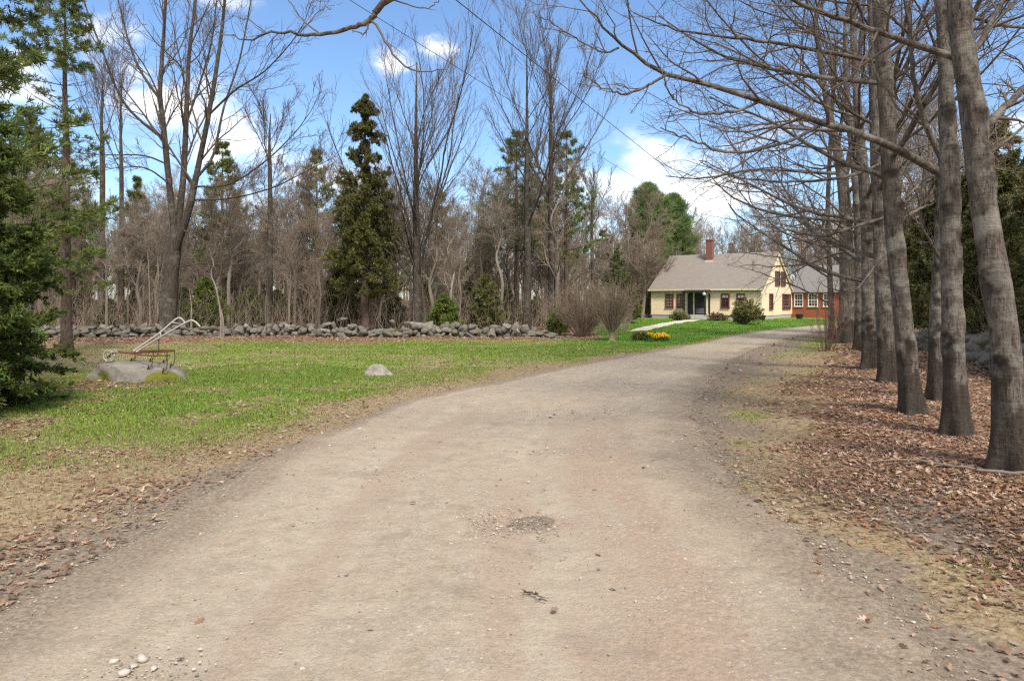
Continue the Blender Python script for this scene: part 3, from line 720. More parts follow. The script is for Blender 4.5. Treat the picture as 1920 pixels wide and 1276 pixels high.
# ------------------------------------------------------------------ hero bare trees behind the wall
def M_(px, py, Y=33.5): return at(px, py, Y)
b = at(312, 622, 33.3); b[2] = -.1
T = Tree('maple_tree', b, 'big bare many-stemmed tree forking low behind the left stone wall', 'tree', None, 201, M_maple, M_twig)
PR = T.trunk([b, M_(318, 540), M_(326, 470), M_(331, 430)], [.44, .38, .33, .24], 30, 20, flare=1.3)
stems = [
    ([(328, 440, 33.5), (318, 350, 33.5), (308, 250, 33.3), (300, 170, 33.1), (306, 80, 33), (312, -30, 33), (318, -130, 33)], [.24, .2, .18, .15, .11, .08, .04]),
    ([(332, 440, 33.6), (344, 330, 34), (350, 200, 34.3), (356, 90, 34.5), (372, -40, 34.6), (385, -140, 34.6)], [.22, .2, .16, .12, .08, .04]),
    ([(328, 470, 33.4), (352, 400, 33), (370, 320, 32.8), (392, 210, 32.5), (412, 90, 32.3), (425, -40, 32), (432, -120, 32)], [.25, .22, .18, .15, .11, .07, .03]),
    ([(310, 262, 33.3), (262, 225, 33), (225, 180, 32.6), (190, 90, 32.2), (160, 10, 32), (140, -70, 32)], [.1, .085, .075, .06, .045, .02]),
    ([(302, 190, 33.1), (262, 130, 33.2), (236, 60, 33.4), (212, -40, 33.6)], [.1, .08, .06, .03]),
    ([(372, 330, 32.8), (400, 290, 33), (420, 200, 33.5), (450, 110, 34), (470, 0, 34.3), (480, -90, 34.5)], [.09, .085, .07, .055, .04, .02]),
    ([(366, 350, 32.8), (430, 345, 32.3), (500, 300, 31.8), (560, 240, 31.5), (600, 180, 31.3)], [.07, .06, .045, .03, .012]),
    ([(352, 375, 33.2), (430, 372, 32.6), (510, 352, 32), (580, 318, 31.6), (640, 288, 31.3)], [.065, .055, .042, .028, .01]),
    ([(318, 310, 33.4), (270, 292, 33), (200, 290, 32.5), (140, 286, 32.2)], [.06, .05, .035, .012]),
    ([(318, 345, 33.4), (280, 318, 33), (240, 312, 32.6), (180, 322, 32.2)], [.06, .05, .035, .012]),
    ([(392, 215, 32.5), (440, 170, 32), (500, 130, 31.6), (560, 60, 31.3), (590, -10, 31)], [.07, .06, .045, .03, .015]),
    ([(350, 230, 34.2), (380, 140, 34.8), (400, 60, 35), (410, -60, 35.2)], [.08, .065, .05, .025]),
    ([(337, 500, 33), (380, 494, 32.3), (430, 497, 31.8), (465, 490, 31.5)], [.055, .045, .03, .012]),
    ([(345, 432, 33), (400, 460, 32.2), (450, 476, 31.6), (500, 488, 31.3)], [.04, .035, .025, .01]),
]
for k, (lp, lr) in enumerate(stems):
    LP = T.limb([at(x, y, Y) for x, y, Y in lp], np.array(lr) * .74, 26, 9)
    n1 = 15 if k < 3 else 12
    a = T.sub(LP, n1, .22, 1, .34 if k < 3 else .42, .62, .05, .1, .42, 10, 5, .013)
    c = T.sub(a, 9, .12, 1, .52, .6, .05, .12, .55, 7, 4, .008)
    T.sub(c, 6, .15, 1, .52, .6, .04, .14, .6, 5, 3, .0058)
T.done()

def vase_tree(name, px, Y, ytop, label, seed, fork_py=470, nst=9, spread=.32, rb=.3, group=None, mt=None, mc=None, lean=0, minr=.0055):
    b = at(px, 600, Y); b[2] = -.1
    T = Tree(name, b, label, 'tree', group, seed, mt or M_maple, mc or M_twig)
    topz = at(px, ytop, Y)[2]; fz = at(px, fork_py, Y)[2]
    PR = T.trunk([b, b + (.05, 0, fz * .5), b + (.0, .1, fz), b + (lean * .5, 0, (fz + topz) * .5), b + (lean, .2, topz * .97)], [rb, rb * .8, rb * .68, rb * .35, .02], 40, 14, flare=1.4)
    f0 = fz / topz
    A = T.sub(PR, nst, f0 * .8, min(.9, f0 + .42), (topz - fz) / topz * 1.25, spread * 1.35, .045, .06, .32, 14, 6, .014, crown=False, shrink=.5, up=.12)
    B = T.sub(A, 14, .12, .98, .46, .5, .06, .07, .42, 9, 4, .011, up=.15)
    C = T.sub(B, 9, .12, 1, .52, .5, .05, .09, .55, 6, 3, minr, up=.15)
    T.sub(C, 4, .2, 1, .5, .5, .04, .1, .7, 4, 3, minr * .8)
    T.done()
vase_tree('vase_tree', 780, 34, 95, 'tall fan-shaped bare tree just right of the big cedar', 211, 455, 17, .4, .27)
vase_tree('vase_tree', 988, 35, 70, 'left of two tall close-set bare trees over the far end of the wall', 212, 370, 11, .42, .22)
vase_tree('vase_tree', 1033, 36, 60, 'right of two tall close-set bare trees over the far end of the wall', 213, 360, 12, .46, .22)
vase_tree('slim_bare_tree', 505, 37, 195, 'slim forked bare tree between the big left tree and the cedar', 214, 330, 7, .5, .17)
vase_tree('slim_bare_tree', 190, 40, 120, 'slim bare tree right of the tall left pine, its trunk dark below', 215, 300, 6, .3, .2)
vase_tree('slim_bare_tree', 226, 41, 110, 'pair-stemmed slim bare tree seen through the left limbs of the big tree', 216, 330, 6, .32, .17)
vase_tree('slim_bare_tree', 1110, 46, 330, 'small spreading bare tree between the twin trees and the green pine', 217, 440, 9, .6, .16)
# pale sapling with a split foot in front of the wall
b = base_at(414, 632); b[1] -= 0
T = Tree('pale_sapling', b, 'pale crooked sapling with a split foot standing against the stone wall', 'tree', None, 221, M_pale, M_twig)
Y = b[1]
PR = T.limb([b, at(414, 590, Y), at(405, 540, Y), at(396, 515, Y), at(400, 495, Y + .1), at(394, 475, Y + .2), at(391, 455, Y + .3)], [.055, .045, .036, .028, .022, .015, .006], 24, 8)
P2 = T.limb([b + (.12, 0, 0), at(418, 600, Y), at(414, 580, Y)], [.045, .038, .025], 8, 6)
A = T.sub(PR, 18, .35, 1, .42, .9, .04, .1, .5, 9, 5, .012); B = T.sub(A, 7, .2, 1, .5, .8, .03, .12, .6, 6, 3, .008); T.sub(B, 4, .2, 1, .5, .8, .03, .12, .6, 4, 3, .006)
T.done()
for px, ph, lab in ((358, 540, 'thin pale stick-like sapling rising beside the cultivator handles'), (280, 470, 'thin pale sapling left of the big forked tree')):
    b = at(px, 625, 33 if px > 300 else 34); b[2] = -.05
    T = Tree('thin_sapling', b, lab, 'sapling', None, 222 + px, M_pale, M_twig)
    PR = T.limb([b, at(px + 1, 580, b[1]), at(px - 3, ph, b[1])], [.05, .04, .012], 14, 6)
    A = T.sub(PR, 6, .4, 1, .3, .7, .05, .1, .5, 6, 4, .008); T.sub(A, 4, .2, 1, .5, .7, .03, .1, .6, 4, 3, .006)
    T.done()

# ------------------------------------------------------------------ conifers
def needles(P, n, ln, wd, r, spread=.6, up=.0, tip=False, col=(1, 1, 1), cv=.35):
    N, m, _ = P.shape
    t = r.random((N, n)) if not tip else 1 - r.random((N, n)) ** 2 * .5
    f = t * (m - 1); i = np.minimum(f.astype(int), m - 2); f = (f - i)[..., None]
    idx = np.arange(N)[:, None]
    pos = (P[idx, i] * (1 - f) + P[idx, i + 1] * f).reshape(-1, 3)
    T = nrm((P[idx, i + 1] - P[idx, i]).reshape(-1, 3))
    d = nrm(T + r.normal(0, spread, T.shape) + np.array([0, 0, up]))
    s = nrm(np.cross(d, r.normal(size=d.shape)))
    L = (ln * r.uniform(.5, 1.3, len(d)))[:, None]; W = (wd * r.uniform(.6, 1.3, len(d)))[:, None]
    V = np.stack([pos, pos + d * L * .45 + s * W / 2, pos + d * L, pos + d * L * .45 - s * W / 2], 1).reshape(-1, 3)
    Fq = np.arange(len(d))[:, None] * 4 + np.arange(4)[None]
    c = np.asarray(col) * (1 + cv * r.uniform(-1, 1, (N, 1, 1))) * r.uniform(.75, 1.25, (N, n, 1)) * np.ones((1, 1, 3))
    c[..., 0] *= r.uniform(.8, 1.25, (N, 1))
    return V, Fq, np.repeat(c.reshape(-1, 3), 4, 0)

def conifer_parts(h, prof, nb, elev, curve, twk, twf, subk, nn, ln, wd, seed, z0=.04, rb=.12, tuft=False, up=.0, flat=True, whorl=0, spread=.6, cv=.35, side=None, skip=0, dead=0):
    """prof(f): branch length at height fraction f; elev(f): rise of the branch at its root"""
    r = np.random.default_rng(seed)
    tr = MB(); cr = MB()
    zt = np.linspace(0, 1, 24)
    TP = np.stack([np.cumsum(r.normal(0, .01 * h / 12, 24)), np.cumsum(r.normal(0, .01 * h / 12, 24)), zt * h], -1)
    trR = rb * (1 - zt) ** .8 + .012
    rough_trunk(tr, TP, trR, 40, 10, seed, .08, 1.25)
    if whorl:
        nw = nb // whorl; fz = np.repeat(z0 + (1 - z0) * np.linspace(0, .97, nw), whorl) + r.normal(0, .006, nw * whorl)
        az = (np.tile(np.arange(whorl), nw) * 2 * np.pi / whorl + np.repeat(r.uniform(0, 6.28, nw), whorl) + r.normal(0, .3, nw * whorl))
    else:
        fz = z0 + (1 - z0) * np.sort(r.random(nb)) ** .9 * .985; az = np.arange(nb) * 2.4 + r.normal(0, .5, nb)
    if skip: k = r.random(len(fz)) > skip; fz, az = fz[k], az[k]
    L = np.array([prof(f) for f in fz]) * r.uniform(.65, 1.18, len(fz))
    if side is not None: L = L * side(az, fz)
    el = np.array([elev(f) for f in fz]) + r.normal(0, .1, len(fz))
    m = 8; d = np.stack([np.cos(az) * np.cos(el), np.sin(az) * np.cos(el), np.sin(el)], -1)
    P = np.empty((len(fz), m, 3)); P[:, 0] = np.stack([np.interp(fz, zt, TP[:, 0]), np.interp(fz, zt, TP[:, 1]), fz * h], -1)
    for j in range(1, m):
        d = nrm(d + np.array([0, 0, curve(j / m)]) + r.normal(0, .05, d.shape)); P[:, j] = P[:, j - 1] + d * (L / (m - 1))[:, None]
    br = np.maximum(.02 * L / 2, .006)[:, None] * (1 - .75 * np.linspace(0, 1, m))[None]
    tr.add(*tubes(P, br, 4))
    if dead:
        lv = r.random(len(fz)) > dead * (fz < .75); Pd = P[~lv]; brd = br[~lv]
        if len(Pd):
            q = grow(Pd, brd, 6, .2, 1, .35, .8, 0, .1, .5, 4, r, .005, flat=True); tr.add(*tubes(*q, 3))
        P, br = P[lv], br[lv]
    Q, q = grow(P, br, twk, .18, 1, twf, .8, .0, .1, .5, 5, r, .004, flat=flat, shrink=.5)
    Q = np.concatenate([Q, P[:, [-4, -3, -2, -1, -1]] + np.linspace(0, 1e-3, 5)[None, :, None]])
    if subk:
        S, s = grow(Q, np.full(Q.shape[:2], .004), subk, .2, 1, .5, .75, .0, .1, .6, 4, r, .003, flat=flat, shrink=.5)
        cr.add(*needles(S, nn, ln, wd, r, spread, up, tuft, cv=cv))
    cr.add(*needles(Q, nn, ln, wd, r, spread, up, tuft, cv=cv))
    return tr, cr
def conifer(name, base, label, cat, parts, mat, group=None, mt=None, rz=0):
    root = empty(name, base, label, cat, group, rz)
    parts[0].obj('trunk', mt or M_pine, root); parts[1].obj('crown', mat, root)
    return root
def gbase(x, y): return (x, y, float(gz(x, y)) - .05)

conifer('spruce_tree', gbase(-8.35, 9.6), 'dense dark green spruce bushing out at the left edge of the lawn', 'tree',
        conifer_parts(5.4, lambda f: 1.85 * (1 - f) ** .5 * (.78 + .22 * min(1, f * 4.2)), 340, lambda f: .3 + .5 * f, lambda s: -.16 + .2 * s, 14, .42, 6, 18, .08, .023, 301, .01, .16, spread=.5, cv=.5), M_spruce, 'evergreens standing on the left')
conifer('white_pine', gbase(-10.9, 13.2), 'near pine whose light green tufted limbs reach in over the dark spruce', 'tree',
        conifer_parts(12.5, lambda f: 2.9 * (1 - f) ** .5, 80, lambda f: .1 + .4 * f, lambda s: -.03 + .09 * s, 11, .36, 4, 20, .16, .022, 302, .2, .2, tuft=True, up=.25, whorl=5, spread=.65, cv=.45), M_wpine, 'evergreens standing on the left')
conifer('white_pine', gbase(-14.35, 22), 'tall red-brown pine trunk with tiered limbs, left of the big bare tree', 'tree',
        conifer_parts(11.6, lambda f: 2.3 * (1 - f) ** .35 * (.45 + .55 * min(1, f * 1.6)), 105, lambda f: .0 + .4 * f, lambda s: -.02 + .07 * s, 9, .34, 3, 14, .15, .02, 303, .2, .17, tuft=True, up=.2, whorl=5, spread=.65, cv=.45,
                      side=lambda az, f: np.where(np.cos(az) < .1, 1.1, .8), dead=.62), M_wpine, 'evergreens standing on the left')
conifer('red_cedar', (at(685, 600, 33.6)[0], 33.6, -.1), 'tall olive-brown cedar with a ragged open top behind the wall', 'tree',
        conifer_parts(11.9, lambda f: 2.05 * (1 - f) ** .62 * (.55 + .45 * min(1, f * 5)) * (1 if f < .6 else .9) + .1, 180, lambda f: .55 - .25 * f, lambda s: -.1 + .06 * s, 10, .36, 4, 10, .17, .042, 304, .15, .2, flat=False, up=.15, spread=.7, cv=.4,
                      skip=.0, side=lambda az, f: np.where(f > .58, np.where(np.sin(f * 62) > .1, 1.15, .16), 1)), M_cedar)
conifer('white_pine', (at(968, 600, 41)[0], 41, -.1), 'feathery green pine showing between the twin bare trees, left one', 'tree',
        conifer_parts(11.6, lambda f: 3.1 * (1 - f) ** .5, 70, lambda f: .1 + .4 * f, lambda s: .0 + .08 * s, 6, .3, 2, 14, .3, .03, 305, .4, .16, tuft=True, up=.3, whorl=5, cv=.4, skip=.25), M_wpine)
conifer('white_pine', (at(1062, 600, 42)[0], 42, -.1), 'feathery green pine just right of the twin bare trees', 'tree',
        conifer_parts(11.9, lambda f: 3.0 * (1 - f) ** .5, 70, lambda f: .1 + .4 * f, lambda s: .0 + .08 * s, 6, .3, 2, 14, .3, .03, 306, .35, .16, tuft=True, up=.3, whorl=5, cv=.4, skip=.3), M_wpine)
conifer('white_pine', (at(1215, 600, 66)[0], 66, -.1), 'bushy round-topped green pine rising behind the left end of the house', 'tree',
        conifer_parts(12.3, lambda f: 3.3 * max(.02, 1 - ((f - .45) / .56) ** 2) ** .9, 85, lambda f: .3 + .6 * f, lambda s: .02 + .12 * s, 8, .3, 3, 12, .75, .045, 307, .3, .25, tuft=True, up=.5, whorl=6, cv=.4), M_hpine)
conifer('white_pine', (at(1262, 600, 68)[0], 68, -.1), 'second bushy pine close behind the house, right of the round-topped one', 'tree',
        conifer_parts(11.6, lambda f: 2.6 * max(.02, 1 - ((f - .45) / .56) ** 2) ** .9, 75, lambda f: .3 + .6 * f, lambda s: .02 + .12 * s, 8, .3, 3, 12, .75, .045, 308, .3, .25, tuft=True, up=.5, whorl=6, cv=.4), M_hpine)
def small_conifer(px, Y, ytop, rad, label, mat, seed, name='small_evergreen', ybase=620, dens=90, group=None, ln=.16):
    h = at(px, ytop, Y)[2]
    return conifer(name, (at(px, 600, Y)[0], Y, float(gz(at(px, 600, Y)[0], Y)) - .05), label, 'evergreen', conifer_parts(h, lambda f: rad * (1 - f) ** .7 * (.7 + .3 * min(1, f * 5)), dens, lambda f: .35 + .3 * f, lambda s: -.06 + .06 * s, 9, .42, 3, 10, ln, .04, seed, .03, .07, spread=.6, cv=.45, flat=False), mat, group)
small_conifer(832, 33.6, 552, .95, 'small bright yellow-green evergreen poking above the stone wall', M_green, 331)
small_conifer(912, 34.5, 515, 1.15, 'dark bushy evergreen behind the wall, right of the bright green one', M_dark, 332)
small_conifer(386, 36, 520, 1.3, 'dark green young evergreen between the big bare tree and the pale sapling', M_green, 333)
small_conifer(470, 39, 545, 1.3, 'low dark evergreen behind the wall, right of the pale sapling', M_spruce, 334)
small_conifer(640, 36, 470, 1.1, 'olive evergreen skirt left of the tall cedar foot', M_cedar, 335)
small_conifer(1178, 46, 520, 1.3, 'low evergreen left of the house corner behind the bare bushes', M_dark, 336)
# evergreen screen beyond the row of trees on the right
proto = conifer_parts(7.6, lambda f: 2.0 * (1 - f) ** .7 * (.7 + .3 * min(1, f * 5)), 130, lambda f: .3 + .3 * f, lambda s: -.08 + .08 * s, 10, .42, 3, 11, .17, .045, 341, .03, .12, spread=.6, cv=.5, flat=False)
scr = [(12.2, 13.5, 1.0), (14.4, 16.5, 1.15), (13.3, 19.5, .75), (16.6, 20.5, 1.1), (15.6, 24.5, .9), (18.5, 26, 1.15), (17.4, 31, .8), (20.5, 33, 1.0), (11.2, 10.6, 1.02), (22.5, 38.5, .9), (14.2, 12.0, 1.2)]
first = None
for k, (x, y, s) in enumerate(scr):
    if first is None:
        first = o = conifer('evergreen_tree', gbase(x, y), 'olive green evergreen in the dark screen beyond the right-hand row of trunks', 'tree', proto, M_dark, 'evergreens beyond the right-hand row')
    else: o = copy_tree(first); o.location = gbase(x, y)
    o.scale = (s, s, s); o.rotation_euler = (0, 0, k * 1.7)
# conifers in the woods
proto = conifer_parts(10, lambda f: 2.3 * (1 - f) ** .6 * (.6 + .4 * min(1, f * 4)), 75, lambda f: .1 + .4 * f, lambda s: -.03 + .06 * s, 7, .38, 3, 9, .28, .045, 351, .25, .14, tuft=True, up=.25, whorl=5, cv=.45, skip=.2)
first = None
for k, (px, Y, ytop) in enumerate([(418, 46, 265), (255, 50, 330), (595, 52, 280), (745, 58, 390), (905, 52, 410), (830, 50, 360), (1130, 62, 430), (120, 48, 260), (50, 40, 200), (1300, 84, 450), (1370, 90, 455), (1420, 84, 440), (330, 60, 360), (880, 44, 470), (1160, 56, 455)]):
    if first is None: first = o = conifer('woods_evergreen', (at(px, 600, Y)[0], Y, -.1), 'green evergreen standing among the bare woods', 'tree', proto, M_wpine, 'evergreens among the woods')
    else: o = copy_tree(first); o.location = (at(px, 600, Y)[0], Y, -.1)
    s = at(px, ytop, Y)[2] / 10; o.scale = (s * .9, s * .9, s); o.rotation_euler = (0, 0, k * 2.1)

uproto = conifer_parts(3, lambda f: 1.3 * (1 - f) ** .7 * (.7 + .3 * min(1, f * 5)), 60, lambda f: .35 + .3 * f, lambda s: -.06 + .06 * s, 8, .42, 3, 9, .2, .05, 361, .03, .06, spread=.6, cv=.45, flat=False)
first = None
for k, (px, Y, ytop) in enumerate([(205, 37, 560), (255, 41, 545), (345, 44, 540), (430, 43, 520), (520, 45, 545), (560, 41, 560), (615, 44, 530), (735, 40, 545), (800, 46, 530), (875, 43, 560), (950, 40, 545), (1005, 44, 555), (1060, 47, 540), (1110, 50, 545), (690, 48, 520), (160, 44, 540), (480, 52, 520), (300, 52, 530), (580, 56, 500), (860, 55, 500)]):
    if first is None: first = o = conifer('young_evergreen', gbase(at(px, 600, Y)[0], Y), 'young evergreen in the understory of the woods behind the stone wall', 'evergreen', uproto, M_spruce, 'young evergreens in the understory')
    else: o = copy_tree(first); o.location = gbase(at(px, 600, Y)[0], Y)
    q_ = at(px, ytop, Y)[2] / 3; o.scale = (q_ * 1.25, q_ * 1.25, q_); o.rotation_euler = (0, 0, k * 1.3)

# ------------------------------------------------------------------ woods of bare trees
def woods_parts(h, seed, nl=16, spread=.7, rb=.13, fork=.25):
    r = np.random.default_rng(seed); t = MB(); c = MB()
    pts = [np.array((0, 0, 0.))]
    for k in range(1, 7): pts.append(np.array((r.normal(0, .12) * k * .5, r.normal(0, .12) * k * .5, h * k / 6)))
    P, q = rough_trunk(t, pts, np.array([rb, rb * .9, rb * .75, rb * .55, rb * .4, rb * .22, .012]), 26, 8, seed, .1, 1.3)
    A, a = grow(P, q, nl, fork, .97, .36, spread, .06, .09, .5, 9, r, .014, shrink=.45); t.add(*tubes(A, a, 5))
    B, b = grow(A, a, 11, .12, 1, .5, .65, .05, .11, .55, 6, r, .01, shrink=.4); c.add(*tubes(B, b, 3))
    C, cc = grow(B, b, 9, .12, 1, .58, .65, .04, .12, .7, 4, r, .007, shrink=.4); c.add(*tubes(C, cc, 3))
    D, dd = grow(C, cc, 3, .2, 1, .6, .65, .03, .12, .8, 3, r, .006, shrink=.3); c.add(*tubes(D, dd, 3))
    return t, c
protos = []
for k in range(9):
    hh = (9, 10, 8, 11, 7.5, 9.5, 10.5, 8.5, 7)[k]
    protos.append((hh, woods_parts(hh, 400 + k, 13 + k % 4 * 3, .55 + .1 * (k % 4), (.14, .1, .12, .16, .08, .11, .15, .09, .07)[k], (.3, .4, .2, .45, .12, .3, .5, .2, .1)[k])))
wr = np.random.default_rng(77); firsts = [None] * 9; spots = []
def put_tree(x, y, h, k):
    if firsts[k] is None:
        root = empty('bare_woods_tree', (x, y, -.1), 'thin bare grey-brown tree in the woods behind the stone wall', 'tree', 'bare trees of the woods')
        protos[k][1][0].obj('trunk', M_woods, root); protos[k][1][1].obj('crown', M_woodt, root); firsts[k] = root
    else:
        root = copy_tree(firsts[k])
    s = h / protos[k][0]
    root.location = (x, y, float(gz(x, y)) - .1); root.scale = (s, s, s); root.rotation_euler = (wr.normal(0, .03), wr.normal(0, .03), wr.uniform(0, 6.28))
tries = 0
while len(spots) < 180 and tries < 6000:
    tries += 1
    Y = wr.uniform(35, 66); px = wr.uniform(-60, 1240); x = (px - 960) / F * Y
    if px > 1060 and Y < 50: continue
    if any((x - a) ** 2 + (Y - b_) ** 2 < 1.0 for a, b_ in spots): continue
    spots.append((x, Y)); put_tree(x, Y, wr.uniform(5.2, 9.6) * (.72 + Y / 150), int(wr.integers(0, 9)))
for k in range(52):                      # behind the house and beyond the drive
    Y = wr.uniform(66, 92) if k < 36 else wr.uniform(24, 60); px = wr.uniform(1230, 1640) if k < 36 else wr.uniform(1660, 2100)
    put_tree((px - 960) / F * Y, Y, wr.uniform(7.5, 11) if k < 36 else wr.uniform(7, 11), int(wr.integers(0, 9)))
# far woods: one mass seen only as a grey-brown haze of stems
def joined(parts, xs_, ys_, hs, h0, r):
    out = MB()
    V = np.concatenate(parts.V)
    for x, y, h in zip(xs_, ys_, hs):
        a = r.uniform(0, 6.28); s = h / h0
        W = V * s; W = np.stack([W[:, 0] * np.cos(a) - W[:, 1] * np.sin(a) + x, W[:, 0] * np.sin(a) + W[:, 1] * np.cos(a) + y, W[:, 2] + float(gz(x, y)) - .1], -1)
        out.add(W, [f for f in parts.F])
    return out
def lite_parts(h, seed):
    r = np.random.default_rng(seed); c = MB()
    P = np.array([[(0, 0, 0), (.1, 0, h * .3), (0, .1, h * .6), (.05, 0, h)]], float); q = np.array([[.14, .1, .07, .02]]); c.add(*tubes(P, q, 4))
    A, a = grow(P, q, 12, .2, .98, .36, .7, .05, .1, .5, 5, r, .02); c.add(*tubes(A, a, 3))
    B, b = grow(A, a, 8, .15, 1, .5, .7, .04, .12, .6, 4, r, .014); c.add(*tubes(B, b, 3))
    C, cc = grow(B, b, 6, .15, 1, .55, .7, .04, .12, .7, 3, r, .011); c.add(*tubes(C, cc, 3))
    return c
mb = MB(); fr = np.random.default_rng(5)
for k in range(3):
    n = 190; yy = fr.uniform(64, 118, n); xx = (fr.uniform(-120, 2100, n) - 960) / F * yy
    j = joined(lite_parts(9, 500 + k), xx, yy, fr.uniform(6, 10.5, n), 9, fr)
    for v, c in zip(j.V, j.C): pass
    mb.V += j.V; mb.C += j.C; mb.F += [f + mb.n for f in j.F]; mb.n += j.n
kind(mb.obj('far_woods', M_woodt), 'stuff', 'distant leafless woods closing the view', 'woods')
# brush and dead stems under the trees
def brush(n, xy, h0, h1, seed, minr=.006):
    r = np.random.default_rng(seed); x, y = xy(r, n)
    P = np.empty((n, 5, 3)); P[:, 0] = np.stack([x, y, gz(x, y) - .05], -1)
    d = nrm(np.stack([r.normal(0, .3, n), r.normal(0, .3, n), np.ones(n)], -1)); L = r.uniform(h0, h1, n)
    for j in range(1, 5): d = nrm(d + r.normal(0, .14, d.shape)); P[:, j] = P[:, j - 1] + d * (L / 4)[:, None]
    q = np.full((n, 5), minr) * np.linspace(1.3, .6, 5)
    B, b = grow(P, q, 5, .25, 1, .4, .7, .03, .15, .8, 4, r, minr * .7)
    return [(P, q), (B, b)]
mb = MB()
def xy1(r, n):
    y = r.uniform(33.2, 62, n); px = r.uniform(-40, 1180, n); return (px - 960) / F * y, y
for P, q in brush(8000, xy1, .5, 3.0, 61): mb.add(*tubes(P, q, 3))
def xy2(r, n):
    y = r.uniform(9.5, 30, n); return XR(y) + r.uniform(6.8, 11.5, n), y
for P, q in brush(900, xy2, .6, 2.2, 62, .004): mb.add(*tubes(P, q, 3))
kind(mb.obj('undergrowth', M_woodt), 'stuff', 'tangled leafless brush under the woods', 'undergrowth')

# ------------------------------------------------------------------ bushes
def bush(name, base, label, h, w, n, seed, mat=M_twig, trunk=0, cat='bush', k=(6, 5), minr=.006, col=None):
    r = np.random.default_rng(seed); root = empty(name, base, label, cat)
    s = MB(); c = MB(); a = r.uniform(0, 6.28, n); sp = np.sqrt(r.random(n))
    P = np.empty((n, 7, 3)); P[:, 0] = np.stack([np.cos(a) * .18 * sp, np.sin(a) * .18 * sp, np.full(n, trunk)], -1)
    ang = sp * math.atan2(w / 2, h) * 1.25
    d = np.stack([np.cos(a) * np.sin(ang), np.sin(a) * np.sin(ang), np.cos(ang)], -1); L = (h - trunk) * r.uniform(.7, 1.05, n)
    for j in range(1, 7): d = nrm(d + r.normal(0, .05, d.shape)); P[:, j] = P[:, j - 1] + d * (L / 6)[:, None]
    q = np.full((n, 7), minr * 2) * np.linspace(1.3, .5, 7)
    s.add(*tubes(P, q, 4))
    if trunk: s.tube([(0, 0, -.05), (.02, 0, trunk * .5), (0, 0, trunk + .08)], [.16, .12, .14], 9)
    B, b = grow(P, q, k[0], .2, 1, .34, .5, .04, .1, .6, 5, r, minr); c.add(*tubes(B, b, 3))
    C, cc = grow(B, b, k[1], .2, 1, .55, .5, .03, .1, .8, 4, r, minr * .8); c.add(*tubes(C, cc, 3))
    s.obj('stems', mat, root); c.obj('crown', mat, root); return root
M_bushtwig = tree_bark('bush_twigs', (.3, .225, .165), (.26, .19, .14))
bush('bare_bush', gbase(at(1092, 600, 31)[0], 31), 'round leafless brown bush at the right end of the stone wall', 2.5, 3.3, 90, 71, M_bushtwig, k=(8, 6))
bush('bare_bush', gbase(at(1147, 600, 27.6)[0], 27.6), 'fan-shaped leafless bush on a short trunk beside the lawn', 2.55, 2.3, 70, 72, M_bushtwig, .5, k=(8, 6))
bush('bare_bush', gbase(at(1212, 600, 60)[0], 60), 'tall leafless bush against the left end of the house', 6.5, 4.5, 60, 74, M_bushtwig, k=(9, 7), minr=.012)
bush('twig_bush', gbase(at(1548, 660, 21.5)[0], 21.5), 'wispy reddish twig bush in front of the far row trunks', 1.9, 1.1, 26, 73, tree_bark('red_twigs', (.22, .13, .1), (.2, .12, .09)), k=(6, 5), minr=.004)

def leafy(name, base, label, rx, rz, n, seed, mat, cat, leafl=.13, leafw=.05, ztop=1):
    r = np.random.default_rng(seed); root = empty(name, base, label, cat)
    s = MB(); c = MB(); k = 60; a = r.uniform(0, 6.28, k); u = r.random(k)
    d = np.stack([np.cos(a) * np.sqrt(u), np.sin(a) * np.sqrt(u), np.sqrt(1 - u) + .1], -1)
    lump = .75 + .5 * r.random(k)
    tips = d * np.array([rx, rx, rz]) * lump[:, None] * .95
    P = np.linspace(0, 1, 5)[None, :, None] * tips[:, None]; P[:, :, 2] += .05
    P[:, :, 2] *= np.linspace(.6, 1, 5)[None]
    q = np.full((k, 5), .01); s.add(*tubes(P, q, 4))
    B, b = grow(P, q, 10, .45, 1, .4, .8, .06, .12, .6, 4, r, .004); s.add(*tubes(B, b, 3))
    c.add(*needles(B, max(4, n // (k * 10)), leafl, leafw, r, .7, .2, True, cv=.5))
    s.obj('stems', M_twig, root); c.obj('leaves', mat, root); return root
leafy('rhododendron_bush', gbase(at(1397, 600, 44)[0], 44), 'rounded leafy bush standing before the right half of the house', 1.0, 1.25, 9000, 81, M_rhod, 'bush', .17, .06)
leafy('low_shrub', gbase(at(1183, 600, 52)[0], 52), 'tan low shrub beside the left corner of the house', 1.0, 1.3, 4000, 82, foliage_mat('tan_leaves', (.27, .19, .11)), 'shrub', .16, .05)
leafy('low_shrub', gbase(at(1275, 600, 52.2)[0], 52.2), 'dark low shrub left of the front steps', .75, .5, 3000, 83, M_dark, 'shrub', .12, .05)
leafy('low_shrub', gbase(at(1345, 600, 51.3)[0], 51.3), 'brownish sparse shrub right of the front steps', .8, .45, 2000, 84, foliage_mat('brown_leaves', (.17, .12, .075)), 'shrub', .12, .04)
leafy('green_clump', gbase(at(1203, 600, 27.6)[0], 27.6), 'dark green clump beside the yellow daffodils', .35, .25, 2000, 85, M_spruce, 'plant', .12, .03)
leafy('evergreen_shrub', gbase(at(1046, 600, 33)[0], 33), 'green shrub behind the tumbled end of the stone wall', .6, 1.0, 3000, 86, M_green, 'shrub', .14, .05)
